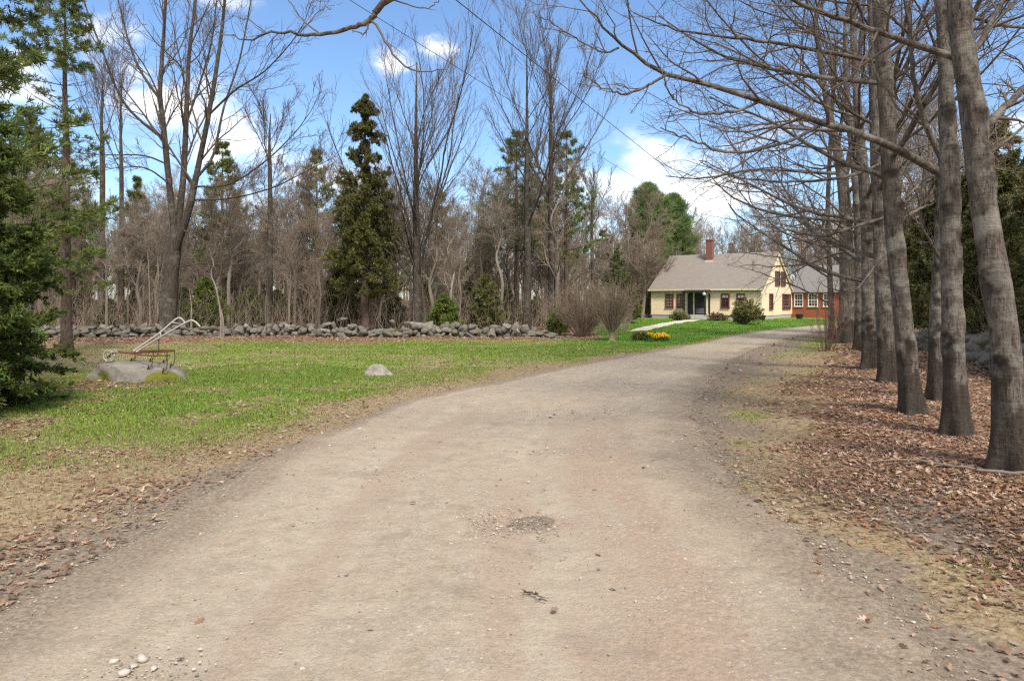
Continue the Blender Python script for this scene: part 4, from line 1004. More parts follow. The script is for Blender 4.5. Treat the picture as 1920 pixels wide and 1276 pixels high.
# daffodils
root = empty('daffodil_patch', gbase(5.75, 27.7), 'bright yellow daffodils blooming on the green lawn', 'flowers')
r = np.random.default_rng(9); gl = MB(); fl = MB()
xx = r.uniform(-.55, .5, 900); yy = r.normal(0, .32, 900)
P = np.stack([np.stack([xx, yy, 0 * xx - .03], -1), np.stack([xx + r.normal(0, .05, 900), yy + r.normal(0, .05, 900), r.uniform(.1, .28, 900)], -1)], 1)
V, Fq = tubes(P, np.full((900, 2), .008), 3); gl.add(V, Fq, (.6, 1.1, .6))
for k in range(75):
    x, y = r.uniform(-.55, .5), r.normal(0, .28); z = r.uniform(.2, .34); n = nrm(np.array((r.normal(0, .5), -1, r.uniform(-.1, .7))))
    a1 = nrm(np.cross(n, (0, 0, 1))); a2 = np.cross(a1, n); c0 = np.array((x, y, z))
    for q in range(6):
        t = q / 6 * 6.283; d = np.cos(t) * a1 + np.sin(t) * a2; e = np.cross(n, d)
        fl.add([c0, c0 + d * .035 + e * .018, c0 + d * .068, c0 + d * .035 - e * .018], np.array([[0, 1, 2, 3]]), (.8, .52, .015))
    ring = [c0 + n * h_ + (np.cos(t) * a1 + np.sin(t) * a2) * w_ for h_, w_ in ((0, .016), (.045, .026)) for t in np.arange(6) / 6 * 6.283]
    fl.add(ring, np.array([(q, (q + 1) % 6, 6 + (q + 1) % 6, 6 + q) for q in range(6)]), (.8, .38, .01))
gl.obj('leaves', M_spruce, root); fl.obj('blossoms', M_flower, root)

# ------------------------------------------------------------------ stone walls
ICO4 = icosphere(4)
SM = [MB().add(stone_mesh(ICO4[0], ICO4[1], 600 + k, .8, .3, 1.1, 15, (.3, .72)), ICO4[1]).mesh('stone', M_stone) for k in range(14)]
def stone_wall(label, pts, seed, hgt, nparts=100, s0=.2, s1=.44, extra=()):
    r = np.random.default_rng(seed); pts = np.asarray(pts, float)
    root = empty('stone_wall', (pts[0][0], pts[0][1], 0), label, 'wall', 'stone walls')
    seg = np.concatenate([[0], np.cumsum(np.linalg.norm(np.diff(pts, axis=0), axis=1))])
    items = []; rows = 3
    for row in range(rows):
        s = r.uniform(0, .3)
        while s < seg[-1]:
            w = r.uniform(s0, s1) * (1.15 if row == 0 else 1)
            x, y = np.interp(s, seg, pts[:, 0]), np.interp(s, seg, pts[:, 1])
            tap = min(1, (seg[-1] - s) / 2.5 + .25); hh = hgt * tap * (1 + .25 * math.sin(s * 1.1) * math.sin(s * .37))
            z = float(gz(x, y)) + hh * (row + .35) / rows
            if row == 2 and r.random() < .22: s += w; continue
            for dep in ((0, .45) if row < 2 else (.2,)):
                items.append((x + r.normal(0, .06), y + dep + r.normal(0, .08), z + r.normal(0, .03), w * r.uniform(.6, .85), hh / rows * r.uniform(.9, 1.6), dep))
            s += w * r.uniform(.8, 1.05)
    for x, y, z, w, hh in extra: items.append((x, y, z, w, hh, -1))
    items.sort(key=lambda t: (t[5] > .3, -t[3] * t[4]))
    rest = MB()
    for k, (x, y, z, w, hh, dep) in enumerate(items):
        me = SM[k % 14]; rz = r.uniform(0, 6.28); tx, ty = r.normal(0, .34, 2); d = w * r.uniform(.75, 1.1)
        if k < nparts:
            o = bpy.data.objects.new('stone', me); COL.objects.link(o); o.parent = root
            o.location = (x - pts[0][0], y - pts[0][1], z); o.scale = (w, d, hh); o.rotation_euler = (tx, ty, rz)
        else:
            V = stone_mesh(ICO2[0], ICO2[1], 700 + k, .8) * (w, d, hh)
            V = np.stack([V[:, 0] * np.cos(rz) - V[:, 1] * np.sin(rz) + x - pts[0][0], V[:, 0] * np.sin(rz) + V[:, 1] * np.cos(rz) + y - pts[0][1], V[:, 2] + z], -1)
            rest.add(V, ICO2[1])
    kind(rest.obj('stones', M_stone, root), 'stuff')
    return root
wx = np.linspace(-27, 2.6, 40)
stone_wall('low dry wall of grey fieldstones running along the back of the lawn', np.stack([wx, wall_y(wx) + .35], -1), 41, .5, 100, .18, .46,
           extra=[(at(445, 620, 31.3)[0], 31.5, .26, .45, .4), (at(655, 615, 31.5)[0], 31.9, .38, .46, .42), (at(640, 605, 32)[0], 32.1, .72, .36, .2), (at(770, 606, 31.6)[0], 31.8, .55, .75, .2), (at(800, 615, 31.2)[0], 31.2, .45, .5, .18), (at(945, 622, 30)[0], 30.6, .3, .55, .35), (at(730, 606, 31)[0], 31.8, .6, .3, .2), (at(520, 612, 31)[0], 31.7, .5, .4, .22)])
wy = np.linspace(11, 33, 24)
stone_wall('grey fieldstone wall half hidden behind the right-hand row of trunks', np.stack([9.0 + (wy - 11) * .24 + 1.6 * ss(11, 18, wy), wy], -1), 42, .6, 60, .3, .6)

# ------------------------------------------------------------------ boulders
def boulder(name, loc, size, label, seed, moss):
    V = stone_mesh(ICO5[0], ICO5[1], seed, 1, .3, .9, 4)
    V = V * np.array(size); V[:, 2] = np.where(V[:, 2] > 0, V[:, 2], V[:, 2] * .4)
    m = moss(V)
    return tag(MB().add(V, ICO5[1], np.stack([m, m, m], -1)).obj(name, M_boulder), label, 'boulder')
bl = (-7.95, 14.35)
o = boulder('boulder', None, (1.15, .85, .46), 'wide low mossy boulder carrying the old cultivator', 51,
            lambda V: .85 * ss(.4, .17, V[:, 2]) * ss(.1, -.4, V[:, 1]) * np.maximum(ss(-.95, -.7, V[:, 0]) * ss(-.1, -.35, V[:, 0]), ss(.45, .7, V[:, 0])) )
o.location = (bl[0], bl[1], float(gz(*bl)) - .06)
BZ = float(gz(*bl)) - .06
# ray-free height lookup on the boulder
bv = np.array([v.co[:] for v in o.data.vertices])
def bh(x, y):
    k = np.hypot(bv[:, 0] - (x - bl[0]), bv[:, 1] - (y - bl[1])) < .09
    return BZ + bv[k, 2].max() if k.any() else float(gz(x, y))
o = boulder('boulder', None, (.36, .4, .27), 'small pale rounded rock alone in the middle of the lawn', 52, lambda V: 0 * V[:, 0])
o.location = (-3.03, 15.5, float(gz(-3.03, 15.5)) - .03)

# ------------------------------------------------------------------ old cultivator on the boulder
cy = 14.2
def C3(px, py, dy=0): return at(px, py, cy + dy)
root0 = np.array((C3(270, 0)[0], cy, bh(C3(270, 0)[0], cy)))
cu = empty('cultivator', root0, 'rusty horse-drawn cultivator with grey wooden handles on the mossy boulder', 'cultivator')
def cpart(name, pth, rad, mat, sides=8, m=None, par=None):
    P = np.array([p - root0 for p in pth])
    if m: P, rad = resample(P, np.asarray(rad, float) * np.ones(len(P)) if np.ndim(rad) else np.full(len(P), rad), m)
    return MB().tube(P, rad, sides).obj(name, mat, par or cu)
h1 = [C3(250, 658, .12), C3(300, 623, .22), C3(322, 604, .28), C3(334, 596, .3), C3(341, 598, .3), C3(348, 607, .3)]
h2 = [C3(256, 659, -.12), C3(302, 631, -.2), C3(340, 609, -.26), C3(357, 601, -.28), C3(366, 603, -.28), C3(375, 612, -.28)]
cpart('handle', h1, .019, M_wood, 8, 30); cpart('handle', h2, .019, M_wood, 8, 30)
cpart('crossbar', [C3(322, 604, .28), C3(342, 608, -.26)], .013, M_wood)
cpart('crossbar', [C3(300, 623, .22), C3(302, 631, -.2)], .013, M_wood)
cpart('beam', [C3(222, 659), C3(243, 661), C3(300, 659), C3(328, 657)], .018, M_metal, 6, 12)
cpart('frame_bar', [C3(243, 661), C3(275, 657, .28), C3(322, 656, .3)], .015, M_metal, 6, 10)
cpart('frame_bar', [C3(243, 662), C3(275, 666, -.28), C3(318, 666, -.3)], .015, M_metal, 6, 10)
cpart('frame_bar', [C3(296, 657, .29), C3(296, 666, -.29)], .013, M_metal)
cpart('lever', [C3(297, 660), C3(298, 634, .02)], .01, M_iron)
for px, py, dy in ((252, 662, 0), (287, 660, .29), (284, 666, -.28), (312, 657, .3), (326, 657, 0), (312, 666, -.3)):
    a = C3(px, py, dy); g = bh(a[0] - .03, a[1])
    zt = max(min(g, a[2] - .15), a[2] - .32)
    t = cpart('tine', [a, a + (.02, 0, -.1), np.array((a[0] + .0, a[1], zt + .05)), np.array((a[0] - .05, a[1], zt))], .01, M_iron, 6, 10)
    Vt = np.array([(-.06, -.02, .06), (-.06, .02, .06), (-.075, .03, 0), (-.085, 0, -.05), (-.075, -.03, 0), (-.05, -.02, .06), (-.05, .02, .06), (-.062, .03, 0), (-.072, 0, -.05), (-.062, -.03, 0)]) + np.array((a[0], a[1], zt)) - root0
    MB().add(Vt, [np.array([(0, 1, 2, 3, 4)]), np.array([(9, 8, 7, 6, 5)]), np.array([(0, 5, 6, 1), (1, 6, 7, 2), (2, 7, 8, 3), (3, 8, 9, 4), (4, 9, 5, 0)])]).obj('shovel', M_iron, t, False)
wc = C3(204, 671); wc[2] = bh(wc[0], cy) + .125
a_ = np.linspace(0, 2 * np.pi, 25)
rim = [wc + .115 * np.array((np.cos(t), 0, np.sin(t))) for t in a_]
w_ = cpart('wheel', rim, .018, M_lichen, 7)
cpart('hub', [wc + (0, -.035, 0), wc + (0, .035, 0)], .03, M_iron, 10, par=w_)
for k in range(6):
    t = k * np.pi / 3; cpart('spoke', [wc, wc + .11 * np.array((np.cos(t), 0, np.sin(t)))], .009, M_lichen, 5, par=w_)
for dy in (-.045, .045): cpart('wheel_arm', [wc + (0, dy, 0), C3(209, 660, dy), C3(222, 659, dy * .3)], .012, M_lichen, 6, 8)
cpart('hitch', [C3(209, 662), C3(213, 655), C3(219, 657), C3(215, 663), C3(209, 662)], .011, M_lichen, 6, 14)

# ------------------------------------------------------------------ the house
TH = R_(36); YC = 52.0
u = np.array((math.cos(TH), -math.sin(TH))); v = np.array((math.sin(TH), math.cos(TH)))
PC = np.array(((1428 - 960) / F * YC, YC))                 # nearest corner
s0 = (1221 - 960) / F; Lh = (PC[0] - s0 * PC[1]) / (u[0] - s0 * u[1]); Dh = 9.0
P0 = PC - Lh * u; ZB = .1
house = empty('cream_house', (P0[0], P0[1], ZB), 'cream clapboard cottage with a brown shingle roof at the end of the driveway', 'house', rz=-TH)
def fx(px): s = (px - 960) / F; return (s * P0[1] - P0[0]) / (u[0] - s * u[1])     # along the front
def gy(px): s = (px - 960) / F; return (s * PC[1] - PC[0]) / (v[0] - s * v[1])     # along the gable end
EZ, RZ = 2.42, 5.5 - ZB
def quad_uv(name, quads, mat, parent, thick=.0):
    """sloped slabs with metric UVs"""
    import bmesh
    bm = bmesh.new(); uvl = bm.loops.layers.uv.new('UVMap')
    for q in quads:
        q = [np.array(p, float) for p in q]; n = nrm(np.cross(q[1] - q[0], q[3] - q[0])); e1 = nrm(q[1] - q[0]); e2 = np.cross(n, e1)
        top = [bm.verts.new(p) for p in q]; bot = [bm.verts.new(p - n * thick) for p in q] if thick else None
        fs = [bm.faces.new(top)]
        if thick:
            fs.append(bm.faces.new(bot[::-1]))
            for k in range(len(q)): fs.append(bm.faces.new((top[k], bot[k], bot[(k + 1) % len(q)], top[(k + 1) % len(q)])))
        for f in fs:
            fn = f.normal if f.normal.length else None
            for lp in f.loops:
                d = np.array(lp.vert.co) - q[0]; a, b2 = float(d @ e1), float(d @ e2)
                if thick and f is not fs[0]: b2 += float(d @ n)
                lp[uvl].uv = (a, b2)
    me = bpy.data.meshes.new(name); bm.normal_update(); bm.to_mesh(me); bm.free(); me.materials.append(mat)
    o = bpy.data.objects.new(name, me); COL.objects.link(o); o.parent = parent; return o
# walls: pentagonal prism
m_ = MB(); z0_ = .28
prof_ = [(0, z0_), (Dh, z0_), (Dh, EZ), (Dh / 2, RZ - .06), (0, EZ)]
V = [(x, y, z) for x in (0, Lh) for y, z in prof_]
m_.add(V, [np.array([(0, 4, 3, 2, 1)]), np.array([(5, 6, 7, 8, 9)]), np.array([(0, 5, 9, 4), (1, 2, 7, 6)])])
m_.obj('wall', M_clap, house, False)
MB().box(.04, Lh - .04, .04, Dh - .04, -.4, z0_ + .01).obj('foundation', M_granite, house, False)
ov, th = .3, .14; sl = (RZ - EZ) / (Dh / 2)
def rp(y): return RZ - abs(y - Dh / 2) * sl + .05
roof = quad_uv('roof', [((-.22, -ov, rp(-ov)), (Lh + .14, -ov, rp(-ov)), (Lh + .14, Dh / 2, rp(Dh / 2)), (-.22, Dh / 2, rp(Dh / 2))),
                        ((Lh + .14, Dh + ov, rp(Dh + ov)), (-.22, Dh + ov, rp(Dh + ov)), (-.22, Dh / 2, rp(Dh / 2)), (Lh + .14, Dh / 2, rp(Dh / 2)))], M_roof, house, .1)
MB().box(-.16, Lh + .1, -ov + .02, -.003, EZ - .14, EZ - .09).box(-.16, Lh + .1, -ov - .02, -ov + .02, EZ - .16, EZ - .02).box(-.01, Lh + .012, -.035, -.003, EZ - .4, EZ - .145).obj('eave_trim', M_cream, house, False)
for bx_ in ((-.012, .1, -.03, -.004, z0_, EZ - .4), (Lh - .1, Lh + .003, -.03, -.004, z0_, EZ - .4), (Lh + .004, Lh + .03, -.03, .1, z0_, EZ - .1), (Lh + .004, Lh + .03, Dh - .1, Dh, z0_, EZ - .1)):
    MB().box(*bx_).obj('corner_board', M_cream, house, False)
rk = MB()
for a, b2 in (((-ov), Dh / 2), (Dh + ov, Dh / 2)):
    V = [(x, y, rp(y) + dz) for x in (Lh + .02, Lh + .135) for y in (a, b2) for dz in (-.3, -.14)]
    rk.add(V, np.array([(0, 1, 3, 2), (4, 6, 7, 5), (0, 4, 5, 1), (2, 3, 7, 6), (0, 2, 6, 4), (1, 5, 7, 3)]))
rk.obj('rake_board', M_cream, house, False)
def window(x0, x1, z0, z1, face, parent, mfr, mullx=1, mully=1, shade=0, curtain=False, fw=.1, off=None):
    """face 'front' (plane y=off) or 'gable' (plane x=off); frame proud of the wall, glass set into it"""
    off = 0 if off is None else off
    def bx(mb, a0, a1, b0, b1, d0, d1):
        if face == 'front': mb.box(a0, a1, off - d1, off - d0, b0, b1)
        else: mb.box(off + d0, off + d1, a0, a1, b0, b1)
        return mb
    fr = MB()
    bx(fr, x0, x0 + fw, z0, z1, .004, .07); bx(fr, x1 - fw, x1, z0, z1, .004, .07)
    bx(fr, x0 + fw, x1 - fw, z1 - fw, z1, .004, .072); bx(fr, x0 - .03, x1 + .03, z0 - .05, z0, .004, .1); bx(fr, x0 + fw, x1 - fw, z0, z0 + fw * .6, .004, .068)
    W = fr.obj('window', mfr, parent, False)
    gl = bx(MB(), x0 + fw, x1 - fw, z0 + fw * .6, z1 - fw, .006, .02).obj('pane', M_glass, W, False)
    s = MB(); a0, a1, b0, b1 = x0 + fw, x1 - fw, z0 + fw * .6, z1 - fw
    for k in range(1, mullx + 1): xx = a0 + (a1 - a0) * k / (mullx + 1); bx(s, xx - .013, xx + .013, b0, b1, .022, .04)
    for k in range(1, mully + 1): zz = b0 + (b1 - b0) * k / (mully + 1); bx(s, a0, a1, zz - (.025 if k * 2 == mully + 1 else .012), zz + (.025 if k * 2 == mully + 1 else .012), .021, .046)
    s.obj('sash', mfr, W, False)
    if shade: bx(MB(), a0 + .01, a1 - .01, b1 - (b1 - b0) * shade, b1, .0203, .0215).obj('shade', M_shade, W, False)
    if curtain:
        c = MB(); n = 5
        for k in range(n):
            p, q = a0 + (a1 - a0) * (k + .1) / n, a0 + (a1 - a0) * (k + .7) / n
            bx(c, p, q, b0 + .02, b1, .0203, .0215)
        c.obj('curtain', M_curtain, W, False)
    return W
def zz_(py, Y): return H - (py - HOR) / F * Y - ZB
for a, b2, cur, sh in ((1248, 1263, True, 0), (1269, 1284, True, 0), (1352, 1368, False, .26), (1381, 1397, False, .28)):
    xa_, xb_ = fx(a), fx(b2); window(xa_, xb_, .92, 2.0, 'front', house, M_redtrim, 1, 3, sh, cur, .09)
for a, b2, z0w, z1w, mx in ((1453, 1461.5, 2.72, 3.86, 1), (1464, 1472, 2.72, 3.86, 1)):
    window(gy(a), gy(b2), z0w, z1w, 'gable', house, M_redtrim, mx, 3, 0, False, .09, Lh)
window(gy(1442), gy(1448.6), .8, 2.02, 'gable', house, M_redtrim, 1, 3, 0, False, .09, Lh)
window(gy(1466.5), gy(1481.5), .78, 2.02, 'gable', house, M_redtrim, 3, 1, 0, False, .09, Lh)
# chimney
cx = fx(1332) ; 
cx0 = (1331 - 960) / F
yc_ = Dh / 2 - .75
cxl = (cx0 * (P0[1] + yc_ * v[1]) - (P0[0] + yc_ * v[0])) / (u[0] - cx0 * u[1])
zt_ = zz_(449, P0[1] + cxl * u[1] + yc_ * v[1])
def brick_box(x0, x1, y0, y1, z0, z1): return [((x0, y0, z0), (x1, y0, z0), (x1, y0, z1), (x0, y0, z1)), ((x1, y0, z0), (x1, y1, z0), (x1, y1, z1), (x1, y0, z1)), ((x1, y1, z0), (x0, y1, z0), (x0, y1, z1), (x1, y1, z1)), ((x0, y1, z0), (x0, y0, z0), (x0, y0, z1), (x0, y1, z1)), ((x0, y0, z1), (x1, y0, z1), (x1, y1, z1), (x0, y1, z1))]
ch = quad_uv('chimney', brick_box(cxl - .26, cxl + .26, yc_ - .25, yc_ + .25, rp(yc_) - .9, zt_ - .12), M_brick, house)
quad_uv('cap', brick_box(cxl - .3, cxl + .3, yc_ - .29, yc_ + .29, zt_ - .12, zt_), M_brick, ch)
MB().tube([(cxl, yc_, zt_ - .05), (cxl, yc_, zt_ + .1)], .11, 10).obj('flue', M_granite, ch)
MB().box(cxl - .34, cxl + .34, yc_ - .33, yc_ - .252, rp(yc_ - .33) - .02, rp(yc_ - .28) + .1).obj('flashing', M_shade, ch, False)
# porch
px0, px1 = fx(1290), fx(1332); pz = .34
po = quad_uv('porch_roof', [((px0 - .1, -1.15, EZ - .2), (px1 + .1, -1.15, EZ - .2), (px1 + .1, -.04, EZ - .06), (px0 - .1, -.04, EZ - .06))], M_darkgreen, house, .14)
for x in (px0, px1 - .12):
    MB().box(x, x + .12, -1.08, -.96, pz, EZ - .34).box(x - .02, x + .14, -1.1, -.94, pz - .005, pz + .12).box(x - .02, x + .14, -1.1, -.94, EZ - .44, EZ - .345).obj('porch_post', M_darkgreen, house, False)
    MB().box(x - .02, x + .1, -.05, -.006, pz, EZ - .42).obj('pilaster', M_darkgreen, house, False)
xm = (px0 + px1) / 2 + .1
W = MB().box(xm - .56, xm - .46, -.06, -.005, pz, 2.2).box(xm + .46, xm + .56, -.06, -.005, pz, 2.2).box(xm - .46, xm + .46, -.058, -.005, 2.1, 2.2).obj('door_frame', M_cream, house, False)
D = MB().box(xm - .455, xm + .455, -.035, -.006, pz, 2.095).obj('door', M_darkgreen, house, False)
MB().box(xm - .36, xm + .36, -.042, -.036, .95, 2.0).obj('pane', M_glass, D, False)
MB().box(xm - .36, xm + .36, -.046, -.036, .42, .85).obj('panel', simple('grey_door_panel', (.12, .12, .13)), D, False)
MB().tube([(xm + .4, -.035, 1.05), (xm + .4, -.09, 1.05)], .025, 8).obj('knob', M_iron, D)
MB().box(xm - .95, xm - .62, -.045, -.006, pz, 2.1).obj('sidelight', M_dark and M_pot, house, False)
lm = MB().tube([(px1 - .05, -1.25, EZ - .3), (px1 - .05, -1.25, EZ - .36), (px1 - .05, -1.25, EZ - .5), (px1 - .05, -1.25, EZ - .56)], [.03, .13, .16, .05], 10).obj('porch_lamp', M_lamp, house)
MB().tube([(px1 - .05, -1.16, EZ - .24), (px1 - .05, -1.25, EZ - .24), (px1 - .05, -1.25, EZ - .31)], .018, 6).obj('bracket', M_iron, lm)
st = empty('front_steps', (P0[0], P0[1], ZB), 'grey granite steps below the front door of the cream house', 'steps', rz=-TH)
for k, (e, z) in enumerate(((1.2, pz - .006), (1.55, .2), (1.9, .07))):
    MB().box(px0 - .05 - .1 * k, px1 + .05 + .1 * k, -e, (-.01 if k == 0 else -e + .36), -.3, z).obj('step', M_granite, st, False)
for px, Y, lab in ((1428, 50.2, 'dark pot by the near corner of the cream house'), (1499, 53.5, 'dark pot in front of the red brick wing')):
    X = (px - 960) / F * Y
    o = MB().tube([(0, 0, 0), (0, 0, .05), (0, 0, .36), (0, 0, .4), (0, 0, .4), (0, 0, .34)], [.2, .22, .3, .33, .27, .25], 14).obj('plant_pot', M_pot)
    o.location = (X, Y, float(gz(X, Y)) - .01); tag(o, lab, 'plant pot', 'pots beside the house')

# red brick wing
LA, DA, EA, RA = 9.0, 5.5, 2.35, 4.5
ann = empty('brick_wing', (P0[0] + u[0] * (Lh + .02) + v[0] * Dh, P0[1] + u[1] * (Lh + .02) + v[1] * Dh, ZB), 'low red brick wing with white windows right of the cream house', 'house', rz=-TH)
quad_uv('wall', [((0, 0, -.4), (LA, 0, -.4), (LA, 0, EA), (0, 0, EA)), ((LA, DA, -.4), (0, DA, -.4), (0, DA, EA), (LA, DA, EA)), ((LA, 0, -.4), (LA, DA, -.4), (LA, DA, EA), (LA, DA / 2, RA - .05), (LA, 0, EA)), ((0, DA, -.4), (0, 0, -.4), (0, 0, EA), (0, DA / 2, RA - .05), (0, DA, EA))], M_redwall, ann)
sa = (RA - EA) / (DA / 2)
def ra(y): return RA - abs(y - DA / 2) * sa + .05
quad_uv('roof', [((-.01, -.3, ra(-.3)), (LA + .2, -.3, ra(-.3)), (LA + .2, DA / 2, ra(DA / 2)), (-.01, DA / 2, ra(DA / 2))), ((LA + .2, DA + .3, ra(DA + .3)), (-.01, DA + .3, ra(DA + .3)), (-.01, DA / 2, ra(DA / 2)), (LA + .2, DA / 2, ra(DA / 2)))], M_annexroof, ann, .1)
for k, (a, b2) in enumerate(((.18, .92), (1.3, 2.1), (2.5, 3.3), (4.6, 5.5), (6.4, 7.3))):
    window(a, b2, .95, 2.05, 'front', ann, M_white, 2 if k < 3 else 1, 3, 0, False, .08)

# ------------------------------------------------------------------ overhead wires
def wire(a, b2, sag, label, rad):
    t = np.linspace(0, 1, 40)[:, None]; P = a * (1 - t) + b2 * t; P[:, 2] -= (sag * 4 * t * (1 - t))[:, 0]
    tag(MB().tube(P, rad, 6).obj('overhead_wire', M_wire), label, 'wire', 'service wires to the house')
end = np.array(at(1452, 474, 54.2)); end2 = end + (-.05, -.1, -.35)
for (px, py, Y, sag, lab, rad, en) in ((860, 0, 9, .05, 'thicker black service wire slanting down the sky toward the house', .0065, end), (722, 22, 11, .28, 'thinner grey service wire left of the thicker one', .0048, end2)):
    p = at(px, py, Y); far_ = p + (p - en) * (10 / (en[1] - Y)); wire(far_, en, sag, lab, rad)

# ------------------------------------------------------------------ fallen branches on the litter
def stick(pxs, rad, label, mat, seed, lift=.03):
    pts = []
    for px, py in pxs:
        Y = H * F / (py - HOR); X = (px - 960) / F * Y; pts.append(np.array((X, Y, float(gz(X, Y)) + lift)))
    r = np.random.default_rng(seed); P, q = resample(pts, rad, 16); P[1:-1] += r.normal(0, .008, (14, 3))
    b = P[0].copy(); m = MB(); m.tube(P - b, q, 6)
    B, bb = grow((P - b)[None], q[None], 5, .2, .95, .25, .6, .01, .12, .5, 5, r, .003); m.add(*tubes(B, bb, 4))
    o = m.obj('fallen_branch', mat); o.location = tuple(b); tag(o, label, 'branch', 'fallen branches on the verge')
stick([(1635, 880), (1720, 888), (1800, 905), (1900, 922), (1960, 930)], [.008, .012, .016, .02], 'long grey fallen branch lying in the leaves before the leaning trunk', M_woods, 1)
stick([(1735, 1000), (1790, 985), (1860, 975)], [.004, .007, .009], 'short dark fallen stick in the leaves below the long branch', M_twig, 2)
stick([(978, 1112), (1000, 1120), (1025, 1133)], [.003, .005, .003], 'thin curved twig lying on the driveway', M_twig, 3, .015)
b = base_at(1868, 880); P = [np.array(b) + (0, -.1, .02), at(1890, 855, 6.5), at(1915, 838, 6.5), at(1960, 825, 6.5)]
P, q = resample(P, [.012, .01, .009, .008], 14)
tag(MB().tube(P, q, 6).obj('curved_stick', M_pale), 'pale bent stick leaning at the foot of the leaning trunk', 'stick')

# ------------------------------------------------------------------ sky, sun, camera
SUN_AZ, SUN_EL = R_(158), R_(50)          # azimuth measured from +Y toward +X
w = bpy.data.worlds.new('World'); scene.world = w; w.use_nodes = True
nt = w.node_tree; N = nt.nodes; Lk = nt.links; bg = N['Background']
sky = N.new('ShaderNodeTexSky'); sky.sky_type = 'NISHITA'; sky.sun_disc = False
sky.sun_elevation = SUN_EL; sky.sun_rotation = SUN_AZ; sky.altitude = 100; sky.air_density = 1.0; sky.dust_density = .6; sky.ozone_density = 2.0
tc = N.new('ShaderNodeTexCoord')
def wn(t, **k):
    x = N.new(t)
    for a, b2 in k.items(): setattr(x, a, b2)
    return x
def wmath(op, a, b2=None):
    x = wn('ShaderNodeMath', operation=op)
    for k, q in enumerate((a, b2)):
        if q is None: continue
        if hasattr(q, 'is_linked'): Lk.new(q, x.inputs[k])
        else: x.inputs[k].default_value = q
    return x.outputs[0]
mp = wn('ShaderNodeMapping'); mp.inputs['Scale'].default_value = (1, 1, 1.9); Lk.new(tc.outputs['Generated'], mp.inputs['Vector'])
no = wn('ShaderNodeTexNoise'); no.inputs['Scale'].default_value = 8.5; no.inputs['Detail'].default_value = 9; no.inputs['Roughness'].default_value = .58; Lk.new(mp.outputs[0], no.inputs['Vector'])
no2 = wn('ShaderNodeTexNoise'); no2.inputs['Scale'].default_value = 2.2; no2.inputs['Detail'].default_value = 7; no2.inputs['Roughness'].default_value = .6; Lk.new(mp.outputs[0], no2.inputs['Vector'])
clouds = [(728, 116, 50, 24, .85), (820, 92, 36, 18, .55), (700, 68, 24, 14, .4), (1235, 288, 95, 45, 1.1), (1300, 350, 240, 90, 1.2), (1180, 360, 80, 45, .9), (225, 130, 100, 75, 1), (320, 210, 150, 90, 1.05),
          (430, 280, 180, 90, 1.05), (570, 330, 170, 70, .95), (60, 175, 90, 60, .9), (60, 290, 120, 50, .6), (420, 5, 90, 30, .7), (1890, 235, 90, 60, 1), (1600, 330, 200, 90, .6), (480, 390, 260, 60, .7), (900, 450, 400, 60, .45)]
tot = None
for px, py, rx, ry, st_ in clouds:
    c = nrm(np.array(((px - 960) / F, 1, -(py - HOR) / F))); sc = 1 / np.linalg.norm(((px - 960) / F, 1, -(py - HOR) / F))
    s1 = wn('ShaderNodeVectorMath', operation='SUBTRACT'); Lk.new(tc.outputs['Generated'], s1.inputs[0]); s1.inputs[1].default_value = tuple(c)
    s2 = wn('ShaderNodeVectorMath', operation='MULTIPLY'); Lk.new(s1.outputs[0], s2.inputs[0]); s2.inputs[1].default_value = (F / rx / sc, F / rx / sc * .7, F / ry / sc)
    ln = wn('ShaderNodeVectorMath', operation='LENGTH'); Lk.new(s2.outputs[0], ln.inputs[0])
    val = wmath('MULTIPLY', wmath('SUBTRACT', 1.25, ln.outputs['Value']), st_)
    tot = val if tot is None else wmath('MAXIMUM', tot, val)
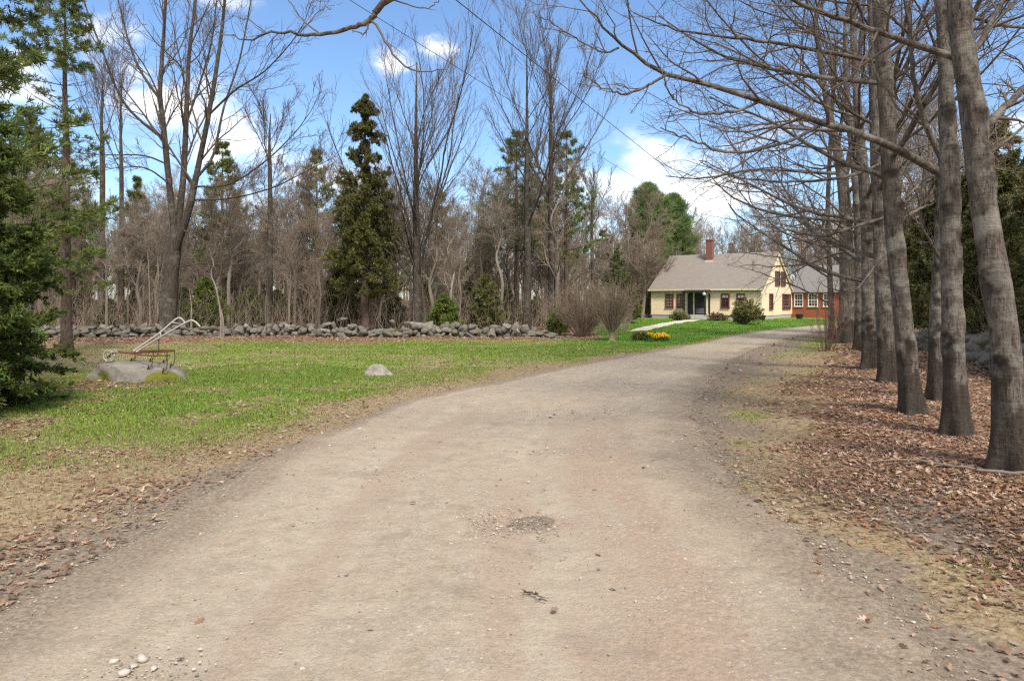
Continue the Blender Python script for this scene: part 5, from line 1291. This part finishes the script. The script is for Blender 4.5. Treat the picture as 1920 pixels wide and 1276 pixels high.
# unseen clouds added overhead and behind the camera to whiten the ambient light
sx = wn('ShaderNodeSeparateXYZ'); Lk.new(tc.outputs['Generated'], sx.inputs[0])
back = wmath('MULTIPLY', wmath('SUBTRACT', .35, sx.outputs['Y']), 3)
gen = wmath('ADD', wmath('MULTIPLY', wmath('SUBTRACT', no2.outputs['Fac'], .46), 5), wmath('MINIMUM', back, 1.0))
tot = wmath('MAXIMUM', tot, gen)
dens = wmath('ADD', tot, wmath('MULTIPLY', wmath('SUBTRACT', no.outputs['Fac'], .53), 4.6))
mr = wn('ShaderNodeMapRange', interpolation_type='SMOOTHSTEP'); Lk.new(dens, mr.inputs['Value']); mr.inputs['From Min'].default_value = .05; mr.inputs['From Max'].default_value = 1.5
cc = wn('ShaderNodeMix', data_type='RGBA'); Lk.new(no2.outputs['Fac'], cc.inputs[0]); cc.inputs[6].default_value = (6.4, 6.5, 6.7, 1); cc.inputs[7].default_value = (9, 8.9, 8.7, 1)
tint = wn('ShaderNodeMix', data_type='RGBA', blend_type='MULTIPLY'); tint.inputs[0].default_value = 1; Lk.new(sky.outputs[0], tint.inputs[6]); tint.inputs[7].default_value = (.92, 1.05, 1.17, 1)
mx = wn('ShaderNodeMix', data_type='RGBA'); Lk.new(mr.outputs[0], mx.inputs[0]); Lk.new(tint.outputs[2], mx.inputs[6]); Lk.new(cc.outputs[2], mx.inputs[7])
Lk.new(mx.outputs[2], bg.inputs['Color']); bg.inputs['Strength'].default_value = .105

sd = bpy.data.lights.new('sun', 'SUN'); so = bpy.data.objects.new('sun', sd); COL.objects.link(so)
sd.energy = 2.7; sd.angle = R_(12); sd.color = (1, .92, .8)
so.rotation_euler = (R_(90) - SUN_EL, 0, math.pi - SUN_AZ)
so.location = (30, 10, 40)

cam = bpy.data.cameras.new('camera'); co = bpy.data.objects.new('camera', cam); COL.objects.link(co)
co.location = (0, 0, H); co.rotation_euler = (R_(90), 0, 0)
cam.sensor_width = 36; cam.lens = F / 1920 * 36; cam.shift_y = (HOR - 638) / 1920; cam.clip_end = 2000; cam.clip_start = .05
scene.camera = co
scene.render.engine = 'CYCLES'
scene.cycles.max_bounces = 6; scene.cycles.transparent_max_bounces = 4; scene.cycles.use_denoising = False; scene.cycles.filter_width = 1.25; scene.cycles.sample_clamp_indirect = 4
scene.view_settings.view_transform = 'Standard'; scene.view_settings.look = 'None'; scene.view_settings.gamma = 1; scene.view_settings.use_curve_mapping = False
scene.view_settings.exposure = 0.85
